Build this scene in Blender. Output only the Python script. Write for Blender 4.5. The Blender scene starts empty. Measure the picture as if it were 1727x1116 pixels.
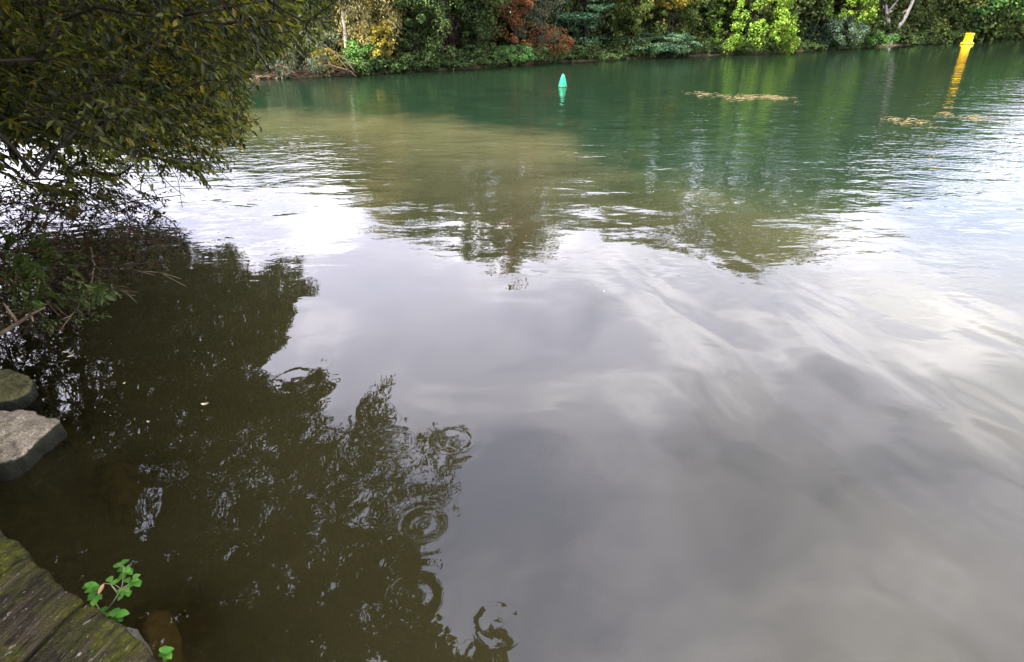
import bpy, math, random
import numpy as np
from mathutils import Vector
R = math.radians
rng = np.random.default_rng(7)
random.seed(7)
S = bpy.context.scene
COL = S.collection

# ---------------------------------------------------------------- camera, sky, sun, exposure
H = 2.3
PITCH = R(28.0)
FPX = 1005.0                       # focal length in photograph pixels (1727 wide)
cam_d = bpy.data.cameras.new('camera')
cam_d.sensor_width = 36.0
cam_d.lens = FPX / 1727.0 * 36.0
cam_d.clip_start = 0.05
cam_d.clip_end = 3000
cam = bpy.data.objects.new('camera', cam_d)
cam.location = (0, 0, H)
cam.rotation_euler = (R(90) - PITCH, 0, 0)
COL.objects.link(cam)
S.camera = cam

SUN_AZ, SUN_EL = math.atan2(-0.62, -0.50), R(52)     # compass direction the light comes from (from +Y towards +X)
world = bpy.data.worlds.new('World')
S.world = world
world.use_nodes = True
wt = world.node_tree
wt.nodes.clear()


def nd(nt, typ, **kw):
    n = nt.nodes.new(typ)
    for k, v in kw.items():
        if k.startswith('i_'):
            key = k[2:]
            key = int(key) if key.isdigit() else key.replace('_', ' ')
            n.inputs[key].default_value = v
        else:
            setattr(n, k, v)
    return n


def mth(nt, op, a, b=None, c=None, clamp=False):
    n = nt.nodes.new('ShaderNodeMath')
    n.operation = op
    n.use_clamp = clamp
    for i, v in enumerate((a, b, c)):
        if v is None:
            continue
        if isinstance(v, (int, float)):
            n.inputs[i].default_value = v
        else:
            nt.links.new(v, n.inputs[i])
    return n.outputs[0]


def ramp(nt, fac, stops, interp='LINEAR'):
    n = nt.nodes.new('ShaderNodeValToRGB')
    n.color_ramp.interpolation = interp
    e = n.color_ramp.elements
    while len(e) < len(stops):
        e.new(0.5)
    for el, (p, c) in zip(e, stops):
        el.position = p
        el.color = (c, c, c, 1) if isinstance(c, (int, float)) else (*c, 1)
    nt.links.new(fac, n.inputs[0])
    return n.outputs[0]


def mixc(nt, f, a, b, blend='MIX'):
    n = nt.nodes.new('ShaderNodeMix')
    n.data_type = 'RGBA'
    n.blend_type = blend
    for idx, v in ((0, f), (6, a), (7, b)):
        if isinstance(v, (int, float)):
            n.inputs[idx].default_value = v
        elif isinstance(v, tuple):
            n.inputs[idx].default_value = (*v, 1)
        else:
            nt.links.new(v, n.inputs[idx])
    return n.outputs[2]


def noise(nt, vec, scale, detail=3, rough=0.5, dist=0.0):
    n = nt.nodes.new('ShaderNodeTexNoise')
    n.inputs['Scale'].default_value = scale
    n.inputs['Detail'].default_value = detail
    n.inputs['Roughness'].default_value = rough
    n.inputs['Distortion'].default_value = dist
    if vec is not None:
        nt.links.new(vec, n.inputs['Vector'])
    return n.outputs[0]


def vmap(nt, vec, scale=(1, 1, 1), rot=(0, 0, 0), loc=(0, 0, 0)):
    n = nt.nodes.new('ShaderNodeMapping')
    n.inputs['Scale'].default_value = scale
    n.inputs['Rotation'].default_value = rot
    n.inputs['Location'].default_value = loc
    nt.links.new(vec, n.inputs['Vector'])
    return n.outputs[0]


CLOUDS = [(0.0, 0.95, 0.38, 0.26, 0.15), (-0.3, 0.95, 0.32, 0.28, 0.14), (0.25, 0.92, 0.42, 0.14, 0.08), (0.8, 0.8, 0.62, 0.12, 0.12), (0.55, 0.85, 0.47, 0.13, 0.12), (0.68, 0.82, 0.53, 0.12, 0.09),
          (0.0, 0.84, 0.52, 0.20, -0.06), (-0.2, 0.86, 0.50, 0.16, -0.08), (0.733, 0.723, 0.77, 0.18, 0.10), (0.14, 0.81, 0.60, 0.18, 0.10), (0.95, 1.0, 0.2, 0.35, -0.07), (0.73, 0.95, 0.348, 0.20, -0.17), (0.95, 0.9, 0.48, 0.16, -0.12)]
sky = nd(wt, 'ShaderNodeTexSky', sky_type='NISHITA', sun_disc=False)
sky.sun_elevation = SUN_EL
sky.sun_rotation = SUN_AZ
sky.air_density = 1.0
sky.dust_density = 1.5
tc = nd(wt, 'ShaderNodeTexCoord')
sx = nd(wt, 'ShaderNodeSeparateXYZ')
wt.links.new(tc.outputs['Generated'], sx.inputs[0])
zz = mth(wt, 'ADD', mth(wt, 'MAXIMUM', sx.outputs[2], 0.0), 0.22)
cx = nd(wt, 'ShaderNodeCombineXYZ')
wt.links.new(mth(wt, 'DIVIDE', sx.outputs[0], zz), cx.inputs[0])
wt.links.new(mth(wt, 'DIVIDE', sx.outputs[1], zz), cx.inputs[1])
cvec = vmap(wt, cx.outputs[0], (1, 1, 1), (0, 0, 0.5), (3.1, 1.7, 0.4))
c1 = noise(wt, cvec, 1.25, 5, 0.52, 0.35)
c2 = noise(wt, vmap(wt, cx.outputs[0], (1, 1, 1), (0, 0, 0), (11.3, 5.2, 2.0)), 2.1, 6, 0.56, 0.3)
cover = ramp(wt, c1, [(0.36, 0.55), (0.56, 1.0)], 'EASE')
# broad bright and dull places in the cloud deck: (east, north, up) direction, size, brightness
for (dx_, dy_, dz_, sg, am) in CLOUDS:
    l_ = math.sqrt(dx_ * dx_ + dy_ * dy_ + dz_ * dz_)
    zq = dz_ / l_ + 0.22
    ex = mth(wt, 'SUBTRACT', mth(wt, 'DIVIDE', sx.outputs[0], zz), dx_ / l_ / zq)
    ey = mth(wt, 'SUBTRACT', mth(wt, 'DIVIDE', sx.outputs[1], zz), dy_ / l_ / zq)
    r2_ = mth(wt, 'ADD', mth(wt, 'MULTIPLY', ex, ex), mth(wt, 'MULTIPLY', ey, ey))
    c2 = mth(wt, 'ADD', c2, mth(wt, 'MULTIPLY', mth(wt, 'EXPONENT', mth(wt, 'MULTIPLY', r2_, -1 / (sg * sg))), am))
shade = ramp(wt, mth(wt, 'MULTIPLY', c2, 1.0), [(0.30, (5.9, 6.2, 8.9)), (0.50, (10.2, 10.0, 12.3)), (0.70, (16.3, 15.8, 17.4))], 'EASE')
skyc = mixc(wt, cover, sky.outputs[0], shade)
grad = mth(wt, 'ADD', mth(wt, 'MULTIPLY', sx.outputs[2], 1.12), 0.58)      # overcast skies brighten towards the zenith
skyc = mixc(wt, 1.0, skyc, grad, 'MULTIPLY')
bg = nd(wt, 'ShaderNodeBackground')
bg.inputs['Strength'].default_value = 0.1
wt.links.new(skyc, bg.inputs['Color'])
wo = nd(wt, 'ShaderNodeOutputWorld')
wt.links.new(bg.outputs[0], wo.inputs[0])

sun_d = bpy.data.lights.new('sun', 'SUN')
sun_d.energy = 4.0
sun_d.angle = R(12)
sun_d.color = (1.0, 0.95, 0.86)
sun = bpy.data.objects.new('sun', sun_d)
to_sun = Vector((math.sin(SUN_AZ) * math.cos(SUN_EL), math.cos(SUN_AZ) * math.cos(SUN_EL), math.sin(SUN_EL)))
sun.rotation_euler = to_sun.to_track_quat('Z', 'Y').to_euler()
sun.location = to_sun * 60
COL.objects.link(sun)

S.view_settings.view_transform = 'Standard'
S.view_settings.look = 'None'
S.view_settings.exposure = 2.75
S.view_settings.gamma = 1
S.render.engine = 'CYCLES'
cy = S.cycles
cy.max_bounces = 7
cy.diffuse_bounces = 2
cy.glossy_bounces = 3
cy.transmission_bounces = 3
cy.transparent_max_bounces = 8
cy.caustics_reflective = False
cy.caustics_refractive = False
cy.use_denoising = True
try:
    cy.denoiser = 'OPENIMAGEDENOISE'
except Exception:
    pass

# ---------------------------------------------------------------- helpers
cp, sp_ = math.cos(PITCH), math.sin(PITCH)


def ray(px, py):
    u = (px - 863.5) / FPX
    v = (558 - py) / FPX
    return np.array([u, cp + v * sp_, -sp_ + v * cp])


def at(px, py, z=0.0):
    d = ray(px, py)
    s = (z - H) / d[2]
    return np.array([0, 0, H]) + d * s


def atr(px, py, r):
    """point seen at a photograph pixel, r metres away along the ground"""
    d = ray(px, py)
    return np.array([0, 0, H]) + d * (r / math.hypot(d[0], d[1]))


def proj(P):
    P = np.asarray(P, float)
    x, y, z = P[..., 0], P[..., 1], P[..., 2] - H
    dep = y * cp - z * sp_
    up = y * sp_ + z * cp
    dep = np.where(dep < 0.05, 0.05, dep)
    return 863.5 + FPX * x / dep, 558 - FPX * up / dep


def proj_mirror(P):
    Q = np.array(P, float)
    Q[..., 2] *= -1
    return proj(Q)


def in_poly(x, y, poly):
    x = np.asarray(x, float)
    y = np.asarray(y, float)
    ins = np.zeros(x.shape, bool)
    n = len(poly)
    for i in range(n):
        x1, y1 = poly[i]
        x2, y2 = poly[(i + 1) % n]
        c = ((y1 > y) != (y2 > y)) & (x < (x2 - x1) * (y - y1) / ((y2 - y1) or 1e-9) + x1)
        ins ^= c
    return ins


def mesh_obj(name, V, F, mat, parent=None, smooth=False):
    """V (n,3); F = list of (m,k) index arrays"""
    me = bpy.data.meshes.new(name)
    V = np.asarray(V, np.float32)
    F = [np.asarray(f, np.int32) for f in F if len(f)]
    me.vertices.add(len(V))
    me.vertices.foreach_set('co', V.ravel())
    nl = sum(f.size for f in F)
    npoly = sum(len(f) for f in F)
    me.loops.add(nl)
    me.loops.foreach_set('vertex_index', np.concatenate([f.ravel() for f in F]))
    me.polygons.add(npoly)
    starts, tot = [], 0
    for f in F:
        starts.append(np.arange(len(f), dtype=np.int32) * f.shape[1] + tot)
        tot += f.size
    me.polygons.foreach_set('loop_start', np.concatenate(starts))
    if smooth:
        me.polygons.foreach_set('use_smooth', np.ones(npoly, bool))
    me.update(calc_edges=True)
    me.validate()
    if mat:
        me.materials.append(mat)
    o = bpy.data.objects.new(name, me)
    COL.objects.link(o)
    if parent:
        o.parent = parent
        o.matrix_parent_inverse = parent.matrix_basis.inverted()
    return o


def thing(name, label, cat, loc=(0, 0, 0), group=None):
    o = bpy.data.objects.new(name, None)
    o.empty_display_size = 0.2
    o.location = tuple(float(c) for c in loc)
    COL.objects.link(o)
    return tag(o, label, cat, group)


def tag(o, label, cat, group=None):
    o['label'] = label
    o['category'] = cat
    if group:
        o['group'] = group
    return o


class Geo:
    """collects pieces of one mesh"""
    def __init__(s):
        s.v, s.q, s.t, s.n = [], [], [], 0

    def add(s, V, quads=None, tris=None):
        if quads is not None and len(quads):
            s.q.append(np.asarray(quads) + s.n)
        if tris is not None and len(tris):
            s.t.append(np.asarray(tris) + s.n)
        s.v.append(np.asarray(V, float))
        s.n += len(V)

    def tube(s, P, rad, sides=5):
        P = np.asarray(P, float)
        m = len(P)
        rad = np.broadcast_to(np.asarray(rad, float), (m,))
        T = np.gradient(P, axis=0)
        T /= np.linalg.norm(T, axis=1, keepdims=True) + 1e-9
        ref = np.array([0.31, 0.17, 0.93]) if abs(T[0, 2]) < 0.85 else np.array([0.93, 0.31, 0.17])
        A = np.cross(T, ref)
        A /= np.linalg.norm(A, axis=1, keepdims=True) + 1e-9
        B = np.cross(T, A)
        th = np.arange(sides) * 2 * math.pi / sides
        V = P[:, None] + rad[:, None, None] * (np.cos(th)[None, :, None] * A[:, None] + np.sin(th)[None, :, None] * B[:, None])
        i = np.arange(m - 1)[:, None] * sides
        j = np.arange(sides)[None]
        k = (j + 1) % sides
        q = np.stack([i + j, i + k, i + sides + k, i + sides + j], -1).reshape(-1, 4)
        V = V.reshape(-1, 3)
        tip = len(V)
        V = np.vstack([V, P[-1:], P[:1]])
        e = (m - 1) * sides
        jj = np.arange(sides)
        kk = (jj + 1) % sides
        tr = np.vstack([np.stack([e + jj, e + kk, np.full(sides, tip)], 1), np.stack([kk, jj, np.full(sides, tip + 1)], 1)])
        s.add(V, q, tr)

    def leaves(s, P, D, Nn, L, W, fold=0.18, simple=False):
        """leaf blades at P pointing along D with face normal ~Nn"""
        P = np.asarray(P, float)
        n = len(P)
        if n == 0:
            return
        D = D / (np.linalg.norm(D, axis=1, keepdims=True) + 1e-9)
        X = np.cross(D, Nn)
        X /= np.linalg.norm(X, axis=1, keepdims=True) + 1e-9
        U = np.cross(X, D)
        L = np.broadcast_to(L, (n,))[:, None]
        W = np.broadcast_to(W, (n,))[:, None]
        if simple:
            V = np.stack([P, P + D * L * .45 + X * W * .5, P + D * L - U * L * .12, P + D * L * .45 - X * W * .5], 1)
            b = np.arange(n)[:, None] * 4
            s.add(V.reshape(-1, 3), b + np.array([0, 1, 2, 3]))
        else:
            f = fold * W
            V = np.stack([P,
                          P + D * L * .28 + X * W * .42 + U * f,
                          P + D * L * .66 + X * W * .40 + U * f * .7 - U * L * .03,
                          P + D * L - U * L * .14,
                          P + D * L * .66 - X * W * .40 + U * f * .7 - U * L * .03,
                          P + D * L * .28 - X * W * .42 + U * f], 1)
            b = np.arange(n)[:, None] * 6
            s.add(V.reshape(-1, 3), np.vstack([b + np.array([0, 3, 2, 1]), b + np.array([0, 5, 4, 3])]))

    def build(s, name, mat, parent=None, smooth=False):
        F = []
        if s.q:
            F.append(np.vstack(s.q))
        if s.t:
            F.append(np.vstack(s.t))
        return mesh_obj(name, np.vstack(s.v), F, mat, parent, smooth)


def rv(n):
    v = rng.normal(size=(n, 3))
    return v / np.linalg.norm(v, axis=1, keepdims=True)


# ---------------------------------------------------------------- materials
def new_mat(name):
    m = bpy.data.materials.new(name)
    m.use_nodes = True
    nt = m.node_tree
    nt.nodes.clear()
    out = nt.nodes.new('ShaderNodeOutputMaterial')
    return m, nt, out


def leaf_mat(name, c_dark, c_mid, c_light, odd=None, odd_share=0.0, trans=0.35, gloss=0.06, scale=0.9, rough=0.4):
    """leaf colour varies from leaf to leaf and softly from clump to clump"""
    m, nt, out = new_mat(name)
    g = nt.nodes.new('ShaderNodeNewGeometry')
    tcn = nt.nodes.new('ShaderNodeTexCoord')
    cl = noise(nt, tcn.outputs['Object'], scale, 2, 0.5)
    f = mth(nt, 'ADD', mth(nt, 'MULTIPLY', g.outputs['Random Per Island'], 0.55), mth(nt, 'MULTIPLY', mth(nt, 'SUBTRACT', cl, 0.28), 0.95))
    c = ramp(nt, f, [(0.12, c_dark), (0.48, c_mid), (0.92, c_light)])
    if odd:
        cl2 = noise(nt, vmap(nt, tcn.outputs['Object'], loc=(7, 3, 1)), scale * 1.6, 2, 0.5)
        sel = mth(nt, 'ADD', mth(nt, 'MULTIPLY', cl2, 0.8), mth(nt, 'MULTIPLY', mth(nt, 'FRACT', mth(nt, 'MULTIPLY', g.outputs['Random Per Island'], 91.7)), 0.35))
        t = 0.85 - odd_share
        c = mixc(nt, ramp(nt, sel, [(t - 0.04, 0.0), (t + 0.04, 1.0)]), c, odd)
    d = nd(nt, 'ShaderNodeBsdfDiffuse')
    tr = nd(nt, 'ShaderNodeBsdfTranslucent')
    nt.links.new(c, d.inputs[0])
    tcv = mixc(nt, 1.0, c, (1.35, 1.25, 0.55), 'MULTIPLY')
    nt.links.new(tcv, tr.inputs[0])
    mx = nd(nt, 'ShaderNodeMixShader', i_0=trans)
    nt.links.new(d.outputs[0], mx.inputs[1])
    nt.links.new(tr.outputs[0], mx.inputs[2])
    res = mx.outputs[0]
    if gloss:
        gl = nd(nt, 'ShaderNodeBsdfGlossy')
        gl.inputs['Roughness'].default_value = rough
        gl.inputs['Color'].default_value = (0.9, 0.95, 1, 1)
        m2 = nd(nt, 'ShaderNodeMixShader', i_0=gloss)
        nt.links.new(res, m2.inputs[1])
        nt.links.new(gl.outputs[0], m2.inputs[2])
        res = m2.outputs[0]
    nt.links.new(res, out.inputs[0])
    return m


def rough_mat(name, stops, scale=6, stretch=(1, 1, 1), rough=0.85, bump=0.3, spec=0.08, second=None, second_scale=3, second_t=0.55, coord='Object'):
    m, nt, out = new_mat(name)
    tcn = nt.nodes.new('ShaderNodeTexCoord')
    v = vmap(nt, tcn.outputs[coord], stretch)
    n1 = noise(nt, v, scale, 6, 0.62)
    c = ramp(nt, n1, stops)
    if second:
        n2 = noise(nt, tcn.outputs[coord], second_scale, 5, 0.6)
        c = mixc(nt, ramp(nt, n2, [(second_t - 0.06, 0.0), (second_t + 0.06, 1.0)]), c, second)
    b = nd(nt, 'ShaderNodeBsdfPrincipled')
    nt.links.new(c, b.inputs['Base Color'])
    b.inputs['Roughness'].default_value = rough
    b.inputs['Specular IOR Level'].default_value = spec
    if bump:
        bp = nd(nt, 'ShaderNodeBump', i_Strength=bump, i_Distance=0.02)
        nt.links.new(n1, bp.inputs['Height'])
        nt.links.new(bp.outputs[0], b.inputs['Normal'])
    nt.links.new(b.outputs[0], out.inputs[0])
    return m


M = {}
M['bark'] = rough_mat('bark', [(0.3, (0.025, 0.02, 0.016)), (0.7, (0.085, 0.07, 0.055))], 9, (1, 1, 0.25))
M['bark_dark'] = rough_mat('bark_dark', [(0.3, (0.008, 0.007, 0.005)), (0.7, (0.034, 0.028, 0.021))], 9, (1, 1, 0.25))
M['twig'] = rough_mat('twig', [(0.3, (0.012, 0.009, 0.006)), (0.7, (0.045, 0.032, 0.022))], 20, bump=0)
M['pale_bark'] = rough_mat('pale_bark', [(0.3, (0.12, 0.10, 0.08)), (0.65, (0.34, 0.31, 0.27))], 7, (1, 1, 0.4))
M['dry_wood'] = rough_mat('dry_wood', [(0.3, (0.07, 0.05, 0.03)), (0.7, (0.21, 0.16, 0.10))], 12, bump=0.2)
M['dead_brush'] = rough_mat('dead_brush', [(0.3, (0.028, 0.018, 0.012)), (0.7, (0.10, 0.066, 0.044))], 5, bump=0)

# near tree, shrub and weeds
M['near_leaf'] = leaf_mat('near_leaf', (0.007, 0.011, 0.002), (0.040, 0.053, 0.008), (0.185, 0.200, 0.024), (0.25, 0.19, 0.012), 0.05, trans=0.5, gloss=0.012, scale=1.4, rough=0.4)
M['shrub_leaf'] = leaf_mat('shrub_leaf', (0.014, 0.009, 0.006), (0.026, 0.026, 0.009), (0.062, 0.068, 0.018), (0.06, 0.022, 0.014), 0.14, trans=0.3, gloss=0.005, scale=2.2)
M['weed_leaf'] = leaf_mat('weed_leaf', (0.030, 0.095, 0.012), (0.060, 0.165, 0.022), (0.105, 0.225, 0.035), trans=0.35, gloss=0.01, scale=20)
M['bank_leaf'] = leaf_mat('bank_leaf', (0.03, 0.05, 0.012), (0.06, 0.09, 0.018), (0.12, 0.16, 0.03), trans=0.35, gloss=0.01, scale=6)

PAL = {
    'bright':   ((0.030, 0.070, 0.018), (0.060, 0.130, 0.030), (0.110, 0.200, 0.045), None, 0),
    'olive':    ((0.030, 0.038, 0.013), (0.058, 0.075, 0.022), (0.110, 0.125, 0.035), (0.20, 0.17, 0.04), 0.05),
    'tan':      ((0.085, 0.082, 0.032), (0.185, 0.168, 0.066), (0.300, 0.250, 0.105), (0.30, 0.23, 0.03), 0.10),
    'yellow':   ((0.070, 0.075, 0.015), (0.170, 0.140, 0.022), (0.300, 0.225, 0.032), None, 0),
    'ivy':      ((0.014, 0.026, 0.010), (0.030, 0.050, 0.017), (0.070, 0.095, 0.028), None, 0),
    'purple':   ((0.020, 0.010, 0.012), (0.040, 0.018, 0.022), (0.070, 0.032, 0.034), None, 0),
    'dark':     ((0.013, 0.022, 0.009), (0.028, 0.044, 0.016), (0.070, 0.085, 0.026), None, 0),
    'rust':     ((0.060, 0.030, 0.014), (0.130, 0.054, 0.022), (0.215, 0.095, 0.038), (0.075, 0.07, 0.025), 0.12),
    'grey':     ((0.035, 0.045, 0.026), (0.075, 0.088, 0.050), (0.130, 0.140, 0.085), (0.14, 0.07, 0.03), 0.04),
    'teal':     ((0.014, 0.034, 0.018), (0.032, 0.066, 0.034), (0.075, 0.120, 0.062), None, 0),
    'mixed':    ((0.020, 0.034, 0.010), (0.048, 0.070, 0.018), (0.100, 0.120, 0.030), (0.15, 0.10, 0.025), 0.06),
    'lime':     ((0.026, 0.058, 0.010), (0.074, 0.135, 0.018), (0.155, 0.222, 0.030), (0.26, 0.23, 0.04), 0.05),
    'greyblue': ((0.018, 0.034, 0.020), (0.040, 0.062, 0.038), (0.080, 0.105, 0.066), None, 0),
    'ivygreen': ((0.020, 0.055, 0.016), (0.045, 0.105, 0.028), (0.085, 0.160, 0.042), None, 0),
    'wood':     ((0.016, 0.027, 0.009), (0.038, 0.055, 0.018), (0.075, 0.095, 0.031), (0.10, 0.08, 0.03), 0.05),
    'brown':    ((0.055, 0.036, 0.020), (0.100, 0.068, 0.036), (0.170, 0.120, 0.060), None, 0),
}
for k, v in PAL.items():
    if v[3] is None:
        v = (*v[:3], tuple(0.55 * q + 0.45 * w for q, w in zip(v[1], (0.055, 0.075, 0.022))), 0.16)
    M['far_' + k] = leaf_mat('far_' + k, *[tuple(q * m_ for q in w) for w, m_ in zip(v[:3], (.8, 1.08, 1.3))], v[3], v[4], trans=0.28, gloss=0.0, scale=0.75, rough=0.5)

# ---------------------------------------------------------------- ground (one sheet: near bank, riverbed, far bank)
FAR = [at(x, y) for x, y in ((300, 140), (440, 133), (580, 127), (700, 121), (830, 112), (950, 104), (1080, 98), (1200, 93), (1330, 87), (1440, 80), (1520, 76), (1600, 71), (1680, 64))]
FAR = [np.array([-120., 40, 0]), np.array([-45., 30, 0])] + FAR + [np.array([95., 118., 0]), np.array([260., 230., 0])]
FAR = np.array(FAR)[:, :2]
NEAR = np.array([[14., -30], [5.0, -8], [0.6, -1.2], [-1.4, 0.5], [-2.6, 1.5], [-3.4, 2.5], [-4.2, 3.4], [-5.2, 4.7], [-6.6, 6.2], [-12, 9.0], [-45., 18], [-120, 26]])


def side_dist(X, Y, L, sign):
    """signed distance to a polyline; positive on the land side"""
    best = np.full(X.shape, 1e9)
    out = np.zeros(X.shape)
    for a, b in zip(L[:-1], L[1:]):
        ab = b - a
        t = np.clip(((X - a[0]) * ab[0] + (Y - a[1]) * ab[1]) / (ab @ ab), 0, 1)
        dx, dy = X - a[0] - t * ab[0], Y - a[1] - t * ab[1]
        d = np.hypot(dx, dy)
        sg = np.sign(ab[0] * (Y - a[1]) - ab[1] * (X - a[0])) * sign
        m = d < best
        best = np.where(m, d, best)
        out = np.where(m, d * np.where(sg == 0, 1, sg), out)
    return out


def hnoise(X, Y):
    return (np.sin(X * 1.7 + 1.3 * np.sin(Y * 1.1)) * np.cos(Y * 1.9 + X * 0.4) * 0.5 + 0.35 * np.sin(X * 4.3 + 2 * np.sin(Y * 3.1)) * np.sin(Y * 5.2 + 1))


def ground_z(X, Y):
    f = side_dist(X, Y, FAR, 1)
    n = side_dist(X, Y, NEAR, -1)
    n = -n
    zf = np.where(f > 0, 0.06 + 0.7 * (1 - np.exp(-f / 2.5)) + np.minimum(f, 60) * 0.10, np.maximum(f * 0.35, -2.2))
    zn = np.where(n > 0, 0.10 + 0.75 * (1 - np.exp(-n / 0.9)) + np.minimum(n, 20) * 0.02, np.maximum(n * 0.36 + 0.02, -2.2))
    z = np.maximum(zf, zn)
    return z + hnoise(X, Y) * 0.05


def grid_lines(lo, hi, fine_lo, fine_hi, fine, grow=1.14):
    a = list(np.arange(fine_lo, fine_hi, fine))
    st, x = fine, a[-1]
    while x < hi:
        st *= grow
        x += st
        a.append(min(x, hi))
    st, x = fine, a[0]
    pre = []
    while x > lo:
        st *= grow
        x -= st
        pre.append(max(x, lo))
    return np.array(pre[::-1] + a)


def sheet(name, gx, gy, zf, mat, smooth=True):
    X, Y = np.meshgrid(gx, gy)
    Z = zf(X, Y)
    V = np.stack([X, Y, Z], -1).reshape(-1, 3)
    nx, ny = len(gx), len(gy)
    i = (np.arange(ny - 1)[:, None] * nx + np.arange(nx - 1)[None]).ravel()
    Q = np.stack([i, i + 1, i + nx + 1, i + nx], 1)
    return mesh_obj(name, V, [Q], mat, None, smooth), V


gm, nt, out = new_mat('earth')
tcn = nt.nodes.new('ShaderNodeTexCoord')
g = nt.nodes.new('ShaderNodeNewGeometry')
n1 = noise(nt, tcn.outputs['Object'], 2.5, 8, 0.65)
n2 = noise(nt, tcn.outputs['Object'], 9, 6, 0.6)
land = ramp(nt, n1, [(0.3, (0.035, 0.028, 0.016)), (0.55, (0.085, 0.062, 0.036)), (0.75, (0.06, 0.07, 0.025))])
bed = ramp(nt, n2, [(0.3, (0.035, 0.026, 0.013)), (0.5, (0.075, 0.055, 0.026)), (0.72, (0.125, 0.09, 0.042))])
sep = nd(nt, 'ShaderNodeSeparateXYZ')
nt.links.new(tcn.outputs['Object'], sep.inputs[0])
cc = mixc(nt, ramp(nt, mth(nt, 'ADD', sep.outputs[2], 0.5), [(0.48, 0.0), (0.56, 1.0)]), bed, land)
b = nd(nt, 'ShaderNodeBsdfPrincipled')
b.inputs['Roughness'].default_value = 0.9
b.inputs['Specular IOR Level'].default_value = 0.08
nt.links.new(cc, b.inputs['Base Color'])
bp = nd(nt, 'ShaderNodeBump', i_Strength=0.5, i_Distance=0.05)
nt.links.new(n2, bp.inputs['Height'])
nt.links.new(bp.outputs[0], b.inputs['Normal'])
nt.links.new(b.outputs[0], out.inputs[0])
gx = grid_lines(-420, 480, -12, 6, 0.15)
gy = grid_lines(-200, 520, -2, 34, 0.15)
ground, _ = sheet('ground', gx, gy, ground_z, gm)
ground['kind'] = 'structure'

# ---------------------------------------------------------------- water
wm, nt, out = new_mat('river_water')
tcn = nt.nodes.new('ShaderNodeTexCoord')
P = tcn.outputs['Object']
sep = nd(nt, 'ShaderNodeSeparateXYZ')
nt.links.new(P, sep.inputs[0])
X, Y = sep.outputs[0], sep.outputs[1]
wob = mth(nt, 'SUBTRACT', noise(nt, P, 0.38, 5, 0.58, 0.9), 0.5)
# brown side-stream water against the green river
s1 = mth(nt, 'SUBTRACT', mth(nt, 'ADD', mth(nt, 'MULTIPLY', X, -0.30), 14.6), Y)
s2 = mth(nt, 'SUBTRACT', mth(nt, 'ADD', mth(nt, 'MULTIPLY', Y, -0.27), 4.4), X)
pl = mth(nt, 'ADD', mth(nt, 'MINIMUM', mth(nt, 'MULTIPLY', s1, 0.8), s2), mth(nt, 'MULTIPLY', wob, 5.0))
plume = ramp(nt, mth(nt, 'ADD', mth(nt, 'MULTIPLY', pl, 0.20), 0.5), [(0.26, 0.0), (0.74, 1.0)], 'EASE')
body_n = noise(nt, P, 0.9, 4, 0.6)
silt = mixc(nt, ramp(nt, body_n, [(0.3, 0.0), (0.7, 1.0)]), (0.0240, 0.0245, 0.0105), (0.0340, 0.0335, 0.0150))
dusky = mixc(nt, ramp(nt, body_n, [(0.3, 0.0), (0.7, 1.0)]), (0.0128, 0.0114, 0.0040), (0.0182, 0.0162, 0.0060))
brown = mixc(nt, ramp(nt, mth(nt, 'MULTIPLY', mth(nt, 'ADD', Y, mth(nt, 'MULTIPLY', wob, 3.0)), 0.1), [(0.35, 0.0), (0.85, 1.0)]), dusky, silt)
green = mixc(nt, ramp(nt, body_n, [(0.3, 0.0), (0.7, 1.0)]), (0.0036, 0.0090, 0.0042), (0.0060, 0.0126, 0.0062))
dist = mth(nt, 'SQRT', mth(nt, 'ADD', mth(nt, 'MULTIPLY', X, X), mth(nt, 'MULTIPLY', Y, Y)))
inner = ramp(nt, mth(nt, 'MULTIPLY', mth(nt, 'ADD', dist, mth(nt, 'MULTIPLY', wob, 3.0)), 0.05), [(0.30, 1.0), (0.56, 0.0)], 'EASE')
body = mixc(nt, mth(nt, 'MAXIMUM', plume, inner), green, brown)
# waves
far_m = ramp(nt, mth(nt, 'MULTIPLY', dist, 0.01), [(0.05, 0.0), (0.12, 1.0), (0.19, 0.62), (0.29, 0.58), (0.46, 0.22), (0.56, 0.02)])
far_m = mth(nt, 'MULTIPLY', far_m, ramp(nt, mth(nt, 'MULTIPLY', X, 0.04), [(0.2, 0.85), (0.7, 1.7)]))
calm_n = noise(nt, vmap(nt, P, (0.10, 0.22, 1), (0, 0, -0.6)), 1.0, 3, 0.5)
calm = ramp(nt, calm_n, [(0.36, 0.25), (0.62, 1.0)])
w_long = noise(nt, vmap(nt, P, (0.75, 1.0, 1), (0, 0, 0.55)), 1.0, 1, 0.4, 0.4)
w_mid = noise(nt, vmap(nt, P, (1.15, 2.1, 1), (0, 0, 0.12)), 1.0, 2, 0.5, 0.5)
w_fine = noise(nt, vmap(nt, P, (5.0, 8.5, 1), (0, 0, -0.15)), 1.0, 2, 0.55, 0.3)
swell_v = vmap(nt, P, (1, 1, 1), (0, 0, R(-19)))
w_swell = noise(nt, vmap(nt, swell_v, (1.5, 0.46, 1)), 1.0, 1, 0.35, 0.45)
swell_m = mth(nt, 'MULTIPLY', ramp(nt, mth(nt, 'MULTIPLY', X, 0.2), [(0.0, 0.0), (0.42, 1.0)], 'EASE'), ramp(nt, mth(nt, 'MULTIPLY', dist, 0.1), [(0.22, 0.5), (0.38, 1.0), (0.54, 1.0), (0.78, 0.1)], 'EASE'))
rings = None
ring_n = mth(nt, 'MULTIPLY', mth(nt, 'SUBTRACT', noise(nt, P, 9, 2, 0.5), 0.5), 0.02)
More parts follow.
